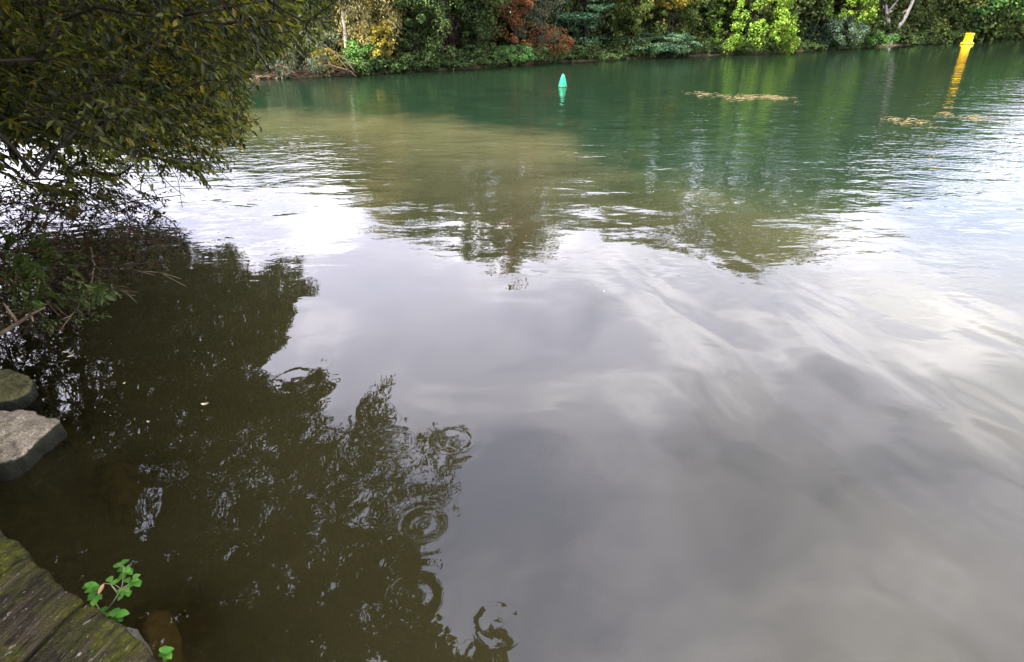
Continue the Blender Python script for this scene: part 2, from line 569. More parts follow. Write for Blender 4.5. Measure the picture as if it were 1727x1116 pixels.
ring_a = ramp(nt, noise(nt, vmap(nt, P, loc=(3, 8, 1)), 7, 2, 0.5), [(0.35, 0.4), (0.62, 1.0)])
for (px, py, k, w, amp) in ((715, 885, 62, 0.16, 1.0), (700, 1005, 58, 0.15, 1.0), (655, 745, 48, 0.20, 0.9), (765, 740, 55, 0.14, 0.8), (500, 640, 40, 0.28, 0.8), (840, 1050, 60, 0.12, 0.7)):
    c = at(px, py)
    dx = mth(nt, 'SUBTRACT', X, float(c[0]))
    dy = mth(nt, 'SUBTRACT', Y, float(c[1]))
    r2 = mth(nt, 'ADD', mth(nt, 'MULTIPLY', dx, dx), mth(nt, 'MULTIPLY', dy, dy))
    e = mth(nt, 'EXPONENT', mth(nt, 'MULTIPLY', r2, -1 / (w * w)))
    s = mth(nt, 'MULTIPLY', mth(nt, 'MULTIPLY', mth(nt, 'SINE', mth(nt, 'MULTIPLY', mth(nt, 'ADD', mth(nt, 'SQRT', r2), ring_n), k)), mth(nt, 'MULTIPLY', e, ring_a)), amp * 0.00085)
    rings = s if rings is None else mth(nt, 'ADD', rings, s)
h = mth(nt, 'MULTIPLY', w_long, ramp(nt, mth(nt, 'MULTIPLY', dist, 0.01), [(0.05, 0.016), (0.09, 0.026), (0.17, 0.013), (0.28, 0.010), (0.46, 0.003), (0.56, 0.0008)]))
h = mth(nt, 'ADD', h, mth(nt, 'MULTIPLY', w_mid, mth(nt, 'ADD', mth(nt, 'MULTIPLY', far_m, 0.026), 0.0022)))
h = mth(nt, 'ADD', h, mth(nt, 'MULTIPLY', mth(nt, 'MULTIPLY', w_fine, calm), mth(nt, 'ADD', mth(nt, 'MULTIPLY', far_m, 0.012), 0.0004)))
h = mth(nt, 'ADD', h, rings)
h = mth(nt, 'ADD', h, mth(nt, 'MULTIPLY', mth(nt, 'MULTIPLY', w_swell, swell_m), 0.038))
bp = nd(nt, 'ShaderNodeBump', i_Strength=1.0, i_Distance=1.0)
nt.links.new(h, bp.inputs['Height'])
dif = nd(nt, 'ShaderNodeBsdfDiffuse')
nt.links.new(body, dif.inputs[0])
tra = nd(nt, 'ShaderNodeBsdfTransparent')
tra.inputs[0].default_value = (0.62, 0.56, 0.36, 1)
att = nd(nt, 'ShaderNodeAttribute', attribute_name='clarity')
m1 = nd(nt, 'ShaderNodeMixShader')
nt.links.new(att.outputs['Fac'], m1.inputs[0])
nt.links.new(dif.outputs[0], m1.inputs[1])
nt.links.new(tra.outputs[0], m1.inputs[2])
gl = nd(nt, 'ShaderNodeBsdfGlossy')
nt.links.new(ramp(nt, mth(nt, 'MULTIPLY', dist, 0.01), [(0.14, 0.0), (0.5, 0.05)]), gl.inputs['Roughness'])
nt.links.new(bp.outputs[0], gl.inputs['Normal'])
fr = nd(nt, 'ShaderNodeFresnel', i_IOR=1.34)
nt.links.new(bp.outputs[0], fr.inputs['Normal'])
m2 = nd(nt, 'ShaderNodeMixShader')
nt.links.new(fr.outputs[0], m2.inputs[0])
nt.links.new(m1.outputs[0], m2.inputs[1])
nt.links.new(gl.outputs[0], m2.inputs[2])
nt.links.new(m2.outputs[0], out.inputs[0])

gx = grid_lines(-420, 480, -4.4, -0.6, 0.06, 1.16)
gy = grid_lines(-200, 520, 0.8, 5, 0.06, 1.16)
water, WV = sheet('water', gx, gy, lambda X, Y: X * 0, wm)
water['kind'] = 'structure'
dep = np.maximum(-ground_z(WV[:, 0], WV[:, 1]), 0)
for (px, py, r_, dz_) in ((258, 1075, .26, .07), (197, 812, .30, .14), (40, 725, .42, .05), (20, 655, .40, .06)):     # shallow over the sunken stones
    c = at(px, py)
    q = np.hypot(WV[:, 0] - c[0], WV[:, 1] - c[1]) / r_
    dep = np.minimum(dep, dz_ + 0.35 * np.maximum(q - 0.55, 0) ** 1.5)
near_only = (np.hypot(WV[:, 0], WV[:, 1]) < 14)
cl = np.where(near_only, np.exp(-dep * 4.6) * 0.9, np.exp(-dep * 6) * 0.5)
a = water.data.attributes.new('clarity', 'FLOAT', 'POINT')
a.data.foreach_set('value', cl.astype(np.float32))

# ---------------------------------------------------------------- jetty
ZD = 0.55
jm, nt, out = new_mat('weathered_board')
tcn = nt.nodes.new('ShaderNodeTexCoord')
oi = nt.nodes.new('ShaderNodeObjectInfo')
ov = nd(nt, 'ShaderNodeVectorMath', operation='ADD')
nt.links.new(tcn.outputs['Object'], ov.inputs[0])
nt.links.new(oi.outputs['Random'], ov.inputs[1])
P = ov.outputs[0]
grain = noise(nt, vmap(nt, P, (3.0, 42, 20)), 1.0, 6, 0.6, 0.3)
streak = noise(nt, vmap(nt, P, (9.0, 120, 40)), 1.0, 3, 0.6)
wc = ramp(nt, grain, [(0.30, (0.005, 0.004, 0.002)), (0.45, (0.021, 0.0155, 0.008)), (0.58, (0.050, 0.038, 0.021)), (0.74, (0.125, 0.100, 0.062))])
wc = mixc(nt, ramp(nt, streak, [(0.35, 0.0), (0.44, 0.0), (0.62, 0.55)]), wc, (0.022, 0.019, 0.012))
ms = noise(nt, P, 5.0, 8, 0.68)
ms2 = noise(nt, vmap(nt, P, (14, 45, 20)), 1.0, 4, 0.6)
mf = mth(nt, 'MULTIPLY', ramp(nt, ms, [(0.43, 0.0), (0.55, 1.0)]), ramp(nt, ms2, [(0.30, 0.1), (0.62, 1.0)]))
crack = noise(nt, vmap(nt, P, (2.2, 70, 30)), 1.0, 5, 0.7, 0.6)
wc = mixc(nt, ramp(nt, crack, [(0.36, 1.0), (0.41, 0.0)]), wc, (0.004, 0.003, 0.002))
grit = noise(nt, P, 160, 3, 0.6)
wc = mixc(nt, 1.0, wc, ramp(nt, grit, [(0.3, 0.55), (0.7, 1.4)]), 'MULTIPLY')
mossc = ramp(nt, noise(nt, P, 30, 4, 0.6), [(0.3, (0.014, 0.019, 0.003)), (0.55, (0.052, 0.056, 0.005)), (0.75, (0.14, 0.12, 0.010))])
wc = mixc(nt, mf, wc, mossc)
lich = noise(nt, vmap(nt, P, (38, 95, 60)), 1.0, 3, 0.5, 0.8)
wc = mixc(nt, ramp(nt, lich, [(0.66, 0.0), (0.70, 1.0)]), wc, (0.20, 0.19, 0.13))
b = nd(nt, 'ShaderNodeBsdfPrincipled')
b.inputs['Roughness'].default_value = 0.82
b.inputs['Specular IOR Level'].default_value = 0.08
nt.links.new(wc, b.inputs['Base Color'])
hh = mth(nt, 'ADD', mth(nt, 'ADD', grain, mth(nt, 'MULTIPLY', mf, 0.35)), mth(nt, 'ADD', mth(nt, 'MULTIPLY', streak, 0.5), mth(nt, 'ADD', mth(nt, 'MULTIPLY', crack, 0.6), mth(nt, 'MULTIPLY', grit, 0.25))))
bp = nd(nt, 'ShaderNodeBump', i_Strength=1.0, i_Distance=0.02)
nt.links.new(hh, bp.inputs['Height'])
nt.links.new(bp.outputs[0], b.inputs['Normal'])
nt.links.new(b.outputs[0], out.inputs[0])
M['board'] = jm

e0, e1 = at(0, 897, ZD), at(270, 1116, ZD)        # the deck's outer edge (board ends)
sA, sB = at(45, 930, ZD), at(135, 1010, ZD)       # where seams meet the edge
edge = (e1 - e0)[:2] / np.linalg.norm((e1 - e0)[:2])
bdir = (at(30, 1116, ZD) - sB)[:2]
bdir /= np.linalg.norm(bdir)                        # boards run back from the edge
wA = float(np.dot((sA - e0)[:2], edge))
wB = float(np.dot((sB - e0)[:2], edge))
jetty = thing('wooden_jetty', 'mossy weathered timber jetty of broad boards at the bottom left corner', 'jetty', (e0[0] - .6, e0[1] - .8, 0.0))


def board(t0, t1, ext, dz, seed, length=2.6):
    rg = np.random.default_rng(seed)
    nu, nv = 56, 22
    th = 0.07
    V, Q = [], []
    sk = float(np.dot(bdir, edge))
    pad = 0.006
    us = np.linspace(0, 1, nu) ** 1.3
    ph = rg.uniform(0, 6, 6)

    def top(u, v):
        w = (t0 + pad) + (t1 - t0 - 2 * pad) * v
        jag = 0.005 * math.sin(v * 9 + ph[0]) + 0.004 * math.sin(v * 23 + ph[1])
        s = -ext + jag + u * (length + ext)
        edge_w = 0.006 * math.sin(u * 30 + ph[2]) * (1 if v < .5 else -1) if v in (0, 1) else 0
        p = e0[:2] + edge * (w + edge_w) + bdir * s
        rnd = min(v, 1 - v)
        z = ZD + dz - 0.006 * math.exp(-rnd / 0.025) - 0.012 * math.exp(-(u * (length + ext)) / 0.03) + 0.004 * math.sin(v * 17 + ph[3] + u * 4)
        return np.array([p[0], p[1], z])
    T = np.array([[top(u, v) for v in np.linspace(0, 1, nv)] for u in us])
    B = T.copy()
    B[..., 2] = ZD + dz - th
    rings_ = np.concatenate([T, B[:, ::-1]], 1)          # closed loop round the board
    m = rings_.shape[1]
    V = rings_.reshape(-1, 3)
    i = np.arange(nu - 1)[:, None] * m
    j = np.arange(m)[None]
    k = (j + 1) % m
    Q = np.stack([i + j, i + k, i + m + k, i + m + j], -1).reshape(-1, 4)
    caps = np.array([[c * m + a_, c * m + a_ + 1, c * m + m - 2 - a_, c * m + m - 1 - a_] for c in (0, nu - 1) for a_ in range(nv - 1)])
    # local frame: origin on the edge, x along the board
    o_ = bpy.data.objects.new('plank', None)
    ang = math.atan2(bdir[1], bdir[0])
    c0 = np.array([*(e0[:2] + edge * (t0 + t1) / 2), ZD])
    ca, sa = math.cos(-ang), math.sin(-ang)
    L = V - c0
    L = np.stack([L[:, 0] * ca - L[:, 1] * sa, L[:, 0] * sa + L[:, 1] * ca, L[:, 2]], 1)
    bpy.data.objects.remove(o_)
    ob = mesh_obj('plank', L, [Q, caps], M['board'], None, False)
    ob.location = c0
    ob.rotation_euler = (0, 0, ang)
    ob.parent = jetty
    ob.matrix_parent_inverse = jetty.matrix_basis.inverted()
    return ob


board(wA - 0.44, wA - 0.004, 0.010, 0.0, 1)
board(wA + 0.004, wB - 0.004, -0.005, 0.004, 2)
board(wB + 0.004, wB + 0.50, 0.012, -0.004, 3)
board(wB + 0.508, wB + 0.96, 0.0, 0.002, 4)
board(wB + 0.968, wB + 1.40, 0.006, 0.0, 5)
# beam under the board ends and posts
gb = Geo()
bm0 = np.array([*(e0[:2] + edge * (wA - .45) + bdir * 0.22), ZD - 0.16])
bm1 = np.array([*(e0[:2] + edge * (wB + 1.4) + bdir * 0.22), ZD - 0.16])
gb.tube([bm0, bm0 * .5 + bm1 * .5, bm1], 0.085, 4)
gb.build('beam', M['bark'], jetty)
for t in (wA - 0.1, wB + 0.62):
    gp = Geo()
    p = e0[:2] + edge * t + bdir * 0.22
    gp.tube([(p[0], p[1], -0.9), (p[0], p[1], 0.0), (p[0], p[1], ZD - 0.09)], [0.08, 0.075, 0.07], 10)
    gp.build('post', M['bark'], jetty, True)

# ---------------------------------------------------------------- stones
from mathutils import noise as mnoise


def stone_mesh(name, outline, ztop, zbot, mat, flare=1.12, rough=0.035, parent=None, dome=0.02, sub=4, seed=0, bev=0.03):
    """outline: world xy points of the top face, in order"""
    o = np.array(outline)[:, :2]
    c = o.mean(0)
    n = 150
    seg = np.vstack([o, o[:1]])
    d = np.r_[0, np.cumsum(np.linalg.norm(np.diff(seg, axis=0), axis=1))]
    t = np.linspace(0, d[-1], n, endpoint=False)
    loop = np.stack([np.interp(t, d, seg[:, 0]), np.interp(t, d, seg[:, 1])], 1)
    rows = []
    for s in np.linspace(0.0, 1, 12)[1:]:
        rows.append((s * (1 - bev), ztop + dome * (1 - s * s)))
    rows.append((1 + 0.01, ztop - 0.025))
    for s in np.linspace(0.06, 1, 22):
        rows.append((1 + (flare - 1) * s, ztop + (zbot - ztop) * s))
    V = [np.array([c[0], c[1], ztop + dome])]
    for k, z in rows:
        for p in loop:
            q = c + (p - c) * k
            V.append(np.array([q[0], q[1], z]))
    V = np.array(V)
    for i, v in enumerate(V):
        a_ = Vector((v[0] * 4 + seed, v[1] * 4, v[2] * 4))
        b_ = Vector((v[0] * 14 + seed, v[1] * 14, v[2] * 14))
        d_ = Vector((v[0] * 34 + seed, v[1] * 34, v[2] * 34))
        k = Vector(mnoise.noise_vector(a_)) * rough + Vector(mnoise.noise_vector(b_)) * rough * 0.5 + Vector(mnoise.noise_vector(d_)) * rough * 0.28
        V[i] += np.array(k) * np.array([1, 1, .7])
    nr = len(rows)
    j = np.arange(n)
    k = (j + 1) % n
    T = np.stack([np.zeros(n, int), 1 + j, 1 + k], 1)
    Q = np.vstack([np.stack([1 + r * n + j, 1 + (r + 1) * n + j, 1 + (r + 1) * n + k, 1 + r * n + k], 1) for r in range(nr - 1)])
    return mesh_obj(name, V, [Q, T], mat, parent, False)


def stone_mat(name, base, moss, wet_z=0.06):
    m, nt, out = new_mat(name)
    tcn = nt.nodes.new('ShaderNodeTexCoord')
    g = nt.nodes.new('ShaderNodeNewGeometry')
    P = tcn.outputs['Object']
    n1 = noise(nt, P, 7, 8, 0.65)
    n2 = noise(nt, P, 28, 5, 0.6)
    c = ramp(nt, n1, [(0.3, tuple(x * .62 for x in base)), (0.52, base), (0.7, tuple(min(1, x * 1.3) for x in base))])
    c = mixc(nt, ramp(nt, n2, [(0.56, 0.0), (0.66, 0.8)]), c, tuple(x * .42 for x in base))
    n3 = noise(nt, P, 75, 4, 0.65)
    c = mixc(nt, 1.0, c, ramp(nt, n3, [(0.3, 0.5), (0.7, 1.45)]), 'MULTIPLY')
    c = mixc(nt, ramp(nt, noise(nt, vmap(nt, P, loc=(4, 1, 2)), 13, 5, 0.65), [(0.58, 0.0), (0.66, 0.7)]), c, tuple(x * .5 for x in (base[0] * .8, base[1], base[2] * .6)))
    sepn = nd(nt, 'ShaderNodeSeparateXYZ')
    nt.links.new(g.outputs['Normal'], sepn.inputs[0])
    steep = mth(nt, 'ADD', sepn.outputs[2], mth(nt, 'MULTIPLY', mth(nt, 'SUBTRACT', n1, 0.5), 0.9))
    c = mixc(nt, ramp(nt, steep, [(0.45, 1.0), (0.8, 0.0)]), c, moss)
    sp2 = nd(nt, 'ShaderNodeSeparateXYZ')
    nt.links.new(P, sp2.inputs[0])
    wet = mth(nt, 'ADD', sp2.outputs[2], mth(nt, 'MULTIPLY', mth(nt, 'SUBTRACT', n2, 0.5), 0.06))
    c = mixc(nt, ramp(nt, mth(nt, 'ADD', wet, 0.5), [(0.5 + wet_z - 0.03, 1.0), (0.5 + wet_z + 0.02, 0.0)]), c, (0.012, 0.012, 0.008))
    b = nd(nt, 'ShaderNodeBsdfPrincipled')
    b.inputs['Roughness'].default_value = 0.75
    b.inputs['Specular IOR Level'].default_value = 0.06
    nt.links.new(c, b.inputs['Base Color'])
    bp = nd(nt, 'ShaderNodeBump', i_Strength=1.0, i_Distance=0.025)
    nt.links.new(mth(nt, 'ADD', n1, mth(nt, 'ADD', mth(nt, 'MULTIPLY', n2, 0.5), mth(nt, 'MULTIPLY', n3, 0.3))), bp.inputs['Height'])
    nt.links.new(bp.outputs[0], b.inputs['Normal'])
    nt.links.new(b.outputs[0], out.inputs[0])
    return m


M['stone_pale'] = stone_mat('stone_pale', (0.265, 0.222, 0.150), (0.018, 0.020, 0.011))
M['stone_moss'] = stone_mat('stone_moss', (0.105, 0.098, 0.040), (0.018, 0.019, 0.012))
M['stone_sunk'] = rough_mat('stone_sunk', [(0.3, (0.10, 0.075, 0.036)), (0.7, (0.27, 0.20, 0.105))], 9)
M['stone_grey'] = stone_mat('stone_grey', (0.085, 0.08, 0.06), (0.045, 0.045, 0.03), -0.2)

o = stone_mesh('stone', [at(x, y, 0.11) for x, y in ((-130, 690), (-60, 683), (0, 688), (50, 691), (88, 700), (99, 712), (70, 735), (32, 768), (4, 782), (-60, 790), (-120, 770))], 0.11, -0.7, M['stone_pale'], 1.2, 0.04, seed=3, bev=0.012)
tag(o, 'pale tan flat-topped stone at the water edge, the larger and nearer of two', 'stone', 'stones along the near bank')
o = stone_mesh('stone', [at(x, y, 0.10) for x, y in ((-110, 628), (-50, 620), (8, 621), (42, 628), (58, 645), (40, 660), (10, 672), (-50, 685), (-110, 670))], 0.10, -0.7, M['stone_moss'], 1.18, 0.045, seed=9, dome=0.03, bev=0.012)
tag(o, 'yellowish mossy stone with a dark grey wet side behind the pale flat stone', 'stone', 'stones along the near bank')
o = stone_mesh('sunken_stone', [at(x, y, -0.12) for x, y in ((225, 1030), (255, 1020), (285, 1032), (300, 1065), (296, 1110), (270, 1130), (230, 1120), (215, 1070))], -0.13, -0.6, M['stone_sunk'], 1.25, 0.03, seed=5, dome=0.05, bev=0.15)
tag(o, 'rounded brown stone under the water beside the jetty boards', 'stone', 'stones under the water')
o = stone_mesh('sunken_stone', [at(x, y, -0.2) for x, y in ((165, 775), (195, 762), (232, 775), (240, 805), (225, 850), (190, 858), (160, 820))], -0.17, -0.7, M['stone_sunk'], 1.3, 0.04, seed=8, dome=0.06, bev=0.2)
tag(o, 'dim olive stone deep under the dark water right of the pale stone', 'stone', 'stones under the water')
o = stone_mesh('stone', [at(x, y, 0.30) for x, y in ((208, 1056), (222, 1048), (236, 1052), (240, 1064), (250, 1085), (252, 1108), (235, 1105), (215, 1080))], 0.30, -0.5, M['stone_grey'], 1.15, 0.02, seed=12, bev=0.1)
tag(o, 'small grey stone tucked under the edge of the jetty by the weeds', 'stone', 'stones along the near bank')

# ---------------------------------------------------------------- near overhanging tree
D_POLY = [(-2500, -4000), (620, -4000), (600, 8), (572, 45), (530, 85), (470, 112), (432, 135), (438, 170), (446, 210), (415, 238), (405, 300), (392, 322), (360, 330), (345, 315), (310, 352), (250, 350), (200, 362), (100, 365), (0, 350), (-200, 420), (-2500, 700)]
R_POLY = [(-3000, 300), (180, 380), (300, 392), (345, 425), (392, 408), (425, 452), (470, 430), (520, 432), (512, 455), (540, 470), (550, 500), (500, 520), (490, 570), (440, 615), (470, 650), (560, 605), (568, 640), (545, 690), (590, 725), (625, 640), (665, 632), (672, 690), (705, 732), (745, 708), (800, 712), (806, 745), (775, 790), (778, 850), (765, 900), (722, 940), (745, 965), (750, 1040), (790, 1085), (820, 1030), (850, 1020), (866, 1065), (862, 1130), (1000, 1500), (1200, 3500), (-3000, 3500)]


def ok_point(Pn):
    x, y = proj(Pn)
    rx, ry = proj_mirror(Pn)
    dpt = Pn[:, 1] * cp - (Pn[:, 2] - H) * sp_
    direct_ok = in_poly(x, y, D_POLY) | (y < -25) | (dpt < 0.15) | (x < -40)
    refl_ok = in_poly(rx, ry, R_POLY)
    return direct_ok & refl_ok & (Pn[:, 2] > 0.25)


trunk_base = np.array([-5.6, 3.0, 0.55])
trunk_top = np.array([-5.2, 3.3, 3.2])


def curve_pts(a, b, sag, n=9, jit=0.06):
    t = np.linspace(0, 1, n)[:, None]
    p = a + (b - a) * t
    p[:, 2] += (sag * 4 * t * (1 - t))[:, 0]
    j = rng.normal(size=(n, 3)) * jit
    j[0] = 0
    j[-1] *= .4
    return p + j


def grow_tree(limbs, targets, origin):
    """joins every target to the nearest node already grown; returns nodes, parents"""
    nodes, par = [], []
    for L in limbs:
        for i, p in enumerate(L):
            nodes.append(p)
            par.append(len(nodes) - 2 if i else (-1 if L is limbs[0] else None))
    arr = np.array(nodes)
    # attach the starts of further limbs to the closest node of the first
    n0 = len(limbs[0])
    for i, pp in enumerate(par):
        if pp is None:
            par[i] = int(np.argmin(np.linalg.norm(arr[:n0] - arr[i], axis=1)))
    order = np.argsort(np.linalg.norm(targets - origin, axis=1))
    cap = len(arr) + len(targets) * 3
    A = np.zeros((cap, 3))
    A[:len(arr)] = arr
    n = len(arr)
    dist_o = np.linalg.norm(A - origin, axis=1)
    tips = []
    for ti in order:
        tpt = targets[ti]
        d = np.linalg.norm(A[:n] - tpt, axis=1) + 0.35 * np.maximum(0, dist_o[:n] - np.linalg.norm(tpt - origin))
        p = int(np.argmin(d))
        gap = np.linalg.norm(A[p] - tpt)
        if gap > 0.35:
            mid = (A[p] + tpt) / 2 + rng.normal(size=3) * gap * 0.08 + np.array([0, 0, gap * 0.08])
            A[n] = mid
            dist_o[n] = np.linalg.norm(mid - origin)
            par.append(p)
            p = n
            n += 1
        A[n] = tpt
        dist_o[n] = np.linalg.norm(tpt - origin)
        par.append(p)
        tips.append(n)
        n += 1
    return A[:n], par, tips


def tree_tubes(geo, A, par, r_tip, power=2.3, rmax=0.2, check=None):
    n = len(A)
    w = np.zeros(n)
    kids = [0] * n
    order = []
    # nodes are appended after their parents except limb starts; do a topological pass
    depth = np.zeros(n, int)
    for i in range(n):
        d, p = 0, par[i]
        while p is not None and p >= 0:
            d += 1
            p = par[p]
        depth[i] = d
    for i in np.argsort(-depth):
        w[i] = max(w[i], r_tip ** power) if w[i] == 0 else w[i]
        p = par[i]
        if p is not None and p >= 0:
            w[p] += w[i]
    rad = np.minimum(w ** (1 / power), rmax)
    for i in range(n):
        p = par[i]
        if p is None or p < 0:
            continue
        r1 = min(rad[p], rad[i] * 1.6)
        d = A[i] - A[p]
        L = np.linalg.norm(d)
        if L < 1e-4:
            continue
        b = rng.normal(size=3) * L * 0.03
        if check is not None and not check((A[p] + A[i]) / 2, A[p], A[i]):
            continue
        geo.tube([A[p], (A[p] + A[i]) / 2 + b, A[i]], [r1, (r1 + rad[i]) / 2, rad[i]], 6 if rad[i] > 0.02 else 4)
    return rad


def spray(gl, gt, base, d0, length, leaf_l, n_side, per, droop=0.5, twig_r=0.0022, spread=0.9, lw=0.42, check=None):
    """a leafy twig with side twigs"""
    def one(b, d, ln, per_):
        n = 6
        pts = [b]
        dd = d.copy()
        for i in range(n - 1):
            dd = dd + np.array([0, 0, -droop * 0.13]) + rng.normal(size=3) * 0.06
            dd /= np.linalg.norm(dd)
            pts.append(pts[-1] + dd * ln / (n - 1))
        pts = np.array(pts)
        if check is not None and not check(pts):
            return None
        gt.tube(pts, np.linspace(twig_r, twig_r * 0.45, n), 3)
        t = np.linspace(0.12, 1.0, per_) + rng.normal(size=per_) * 0.02
        t = np.clip(t, 0, 1)
        idx = t * (n - 1)
        i0 = np.minimum(idx.astype(int), n - 2)
        f = (idx - i0)[:, None]
        P_ = pts[i0] * (1 - f) + pts[i0 + 1] * f
        T = pts[i0 + 1] - pts[i0]
        T /= np.linalg.norm(T, axis=1, keepdims=True)
        sidev = np.cross(T, np.array([0, 0, 1.0]))
        sidev /= np.linalg.norm(sidev, axis=1, keepdims=True) + 1e-6
        sg = np.where(np.arange(per_) % 2, 1, -1)[:, None]
        Dl = T * 0.75 + sidev * sg * 0.75 + rng.normal(size=(per_, 3)) * 0.28 + np.array([0, 0, -0.30])
        Nl = np.array([0, 0, 1.0]) + rng.normal(size=(per_, 3)) * 0.55
        Ls = leaf_l * rng.uniform(0.6, 1.2, per_)
        gl.leaves(P_, Dl, Nl, Ls, Ls * lw * rng.uniform(.85, 1.15, per_))
        return pts
    main = one(base, d0, length, per)
    if main is None:
        return False
    for k in range(n_side):
        q = main[rng.integers(0, 4)]
        d = d0 + rng.normal(size=3) * spread * 0.6
        d[2] -= 0.1
        d /= np.linalg.norm(d)
        one(q, d, length * rng.uniform(0.4, 0.8), max(4, int(per * 0.75)))
    return True


# candidate twig positions in the crown's volume
cand = rng.uniform([-8.5, -3.0, 0.5], [0.9, 11.5, 6.2], size=(700000, 3))
k = ok_point(cand)
cand = cand[k]
# crown envelope: an umbrella from the trunk, drooping toward the water
rr = np.hypot(cand[:, 0] + 5.2, (cand[:, 1] - 4.2) * 0.85)
top_z = 6.4 - 0.045 * rr ** 2
k = (cand[:, 2] < top_z) & (rr < 7.9)
cand = cand[k]
x, y = proj(cand)
vis = (x > -60) & (x < 620) & (y > -60) & (y < 420)
shore = np.hypot(cand[:, 0], cand[:, 1])
cand_vis = cand[vis & (shore > 2.4)]
cand_top = cand[~vis & (np.linalg.norm(cand - np.array([0, 0, H]), axis=1) > np.where((y > -700) & (x > -1100) & (cand[:, 1] > 0.2), 2.9, 1.5)) & (cand[:, 2] > np.where(x < -60, 1.5, 2.4)) & (cand[:, 0] < 0.2)]
rng.shuffle(cand_vis)
rng.shuffle(cand_top)


def thin(C, mind, most):
    keep = np.zeros((0, 3))
    out_ = []
    for p in C:
        if len(out_) >= most:
            break
        if out_:
            if np.min(np.sum((np.array(out_[-900:]) - p) ** 2, axis=1)) < mind * mind:
                continue
        out_.append(p)
    return np.array(out_)


px_, py_ = proj(cand_vis)
cand_vis = cand_vis[rng.uniform(size=len(cand_vis)) > np.where(py_ > 215, 0.78, 0.0)]     # the crown thins towards its lower fringe
tv = thin(cand_vis, 0.135, 2000)
tt = thin(cand_top, 0.21, 3200)
print('near tree sprays', len(tv), len(tt), len(cand_vis), len(cand_top))
targets = np.vstack([tv, tt])
ntree = thing('overhanging_tree', 'large leafy tree leaning out over the water from the left bank', 'tree', trunk_base)
gt_, gl_, gb_ = Geo(), Geo(), Geo()
L0 = curve_pts(trunk_base, trunk_top, 0.1, 9, 0.03)
ends = [(-1.2, 6.6, 4.0), (-3.4, 8.6, 3.8), (-0.9, 4.4, 4.0), (-2.2, 5.0, 5.0), (-2.6, 3.1, 2.6), (-3.2, 5.2, 2.1), (-5.2, 9.0, 3.2), (-2.5, 1.2, 4.2), (-3.0, -1.2, 4.0), (-6.5, 6.5, 3.5)]
limbs = [L0] + [curve_pts(L0[rng.integers(4, 9)], np.array(e_), 0.35, 12, 0.05) for e_ in ends]
A, par, tips = grow_tree(limbs, targets, trunk_base)


def limb_ok(*pts):
    for p in pts:
        x_, y_ = proj(p)
        if p[1] * cp - (p[2] - H) * sp_ > .15 and -10 < x_ < 1740 and y_ > -10 and not in_poly(np.array([x_]), np.array([y_]), D_POLY)[0]:
            return False
    return True


keep = [limb_ok((A[i] + A[par[i]]) / 2, A[i], A[par[i]]) for i in tips]
tips = [t for t, k_ in zip(tips, keep) if k_]
rad = tree_tubes(gb_, A, par, 0.0028, 2.25, 0.19, limb_ok)
gb_.tube(np.vstack([trunk_base - np.array([0, 0, .4]), L0]), np.linspace(0.24, 0.15, 10), 12)


def chk(pts):
    return ok_point(pts[-1:])[0] and ok_point(pts[3:4])[0]


cen = np.array([-5.2, 3.4, 0])
for i, ti in enumerate(tips):
    b = A[ti]
    d0 = b - A[par[ti]]
    d0 = d0 / (np.linalg.norm(d0) + 1e-6) * 0.5
    outw = b - cen
    outw[2] = 0
    outw /= np.linalg.norm(outw) + 1e-6
    d0 = d0 + outw * 0.8 + rng.normal(size=3) * 0.35 + np.array([0.15, 0, -0.15])
    d0 /= np.linalg.norm(d0)
    x_, y_ = proj(b)
    in_view = -80 < x_ < 640 and -80 < y_ < 440
    dp_ = b[1] * cp - (b[2] - H) * sp_
    in_view = dp_ > 0.1 and -350 < x_ < 900 and -700 < y_ < 440
    if in_view:
        spray(gl_, gt_, b, d0, rng.uniform(0.28, 0.5), float(np.clip(0.0128 * np.linalg.norm(b - np.array([0, 0, H])), 0.036, 0.056)), 6, 14, 0.7, check=chk)
    else:
        spray(gl_, gt_, b, d0, rng.uniform(0.35, 0.6), 0.13, 6, 13, 0.6, check=chk, lw=0.58)
gb_.build('trunk', M['bark_dark'], ntree, True)
gt_.build('twigs', M['twig'], ntree)
gl_.build('crown', M['near_leaf'], ntree)
print('near leaves', gl_.n // 6)

# ---------------------------------------------------------------- riverside shrub below it
S_POLY = [(-160, 320), (0, 320), (120, 300), (210, 320), (275, 345), (300, 372), (350, 400), (318, 425), (280, 440), (235, 470), (190, 505), (130, 535), (60, 560), (-160, 590)]
sh_base = np.array([-4.9, 4.5, 0.12])
cand = rng.uniform([-6.5, 3.0, 0.06], [-1.2, 7.5, 2.0], size=(200000, 3))
x, y = proj(cand)
cand = cand[in_poly(x, y, S_POLY) & (np.linalg.norm(cand - sh_base, axis=1) < 3.0)]
ts = thin(cand, 0.16, 480)
S_LOW = [(-160, 430), (150, 440), (205, 470), (190, 510), (120, 550), (0, 590), (-160, 620)]
c2_ = rng.uniform([-6.5, 3.0, 0.04], [-2.2, 6.5, 1.2], size=(120000, 3))
x, y = proj(c2_)
c2_ = c2_[in_poly(x, y, S_LOW) & (np.linalg.norm(c2_ - sh_base, axis=1) < 2.4)]
ts = np.vstack([ts, thin(c2_, 0.12, 320)])
shrub = thing('riverside_shrub', 'tangled reddish brown shrub at the water edge below the overhanging tree', 'shrub', sh_base)
limbs = [curve_pts(sh_base, sh_base + np.array([0.5, 0.3, 1.1]), 0.1, 6, 0.03)] + [curve_pts(sh_base, np.array(e_), 0.25, 8, 0.04) for e_ in ((-2.9, 5.4, 0.9), (-2.6, 4.9, 0.5), (-3.3, 4.2, 0.5), (-3.6, 5.4, 1.3), (-4.1, 3.8, 0.7))]
A, par, tips = grow_tree(limbs, ts, sh_base)
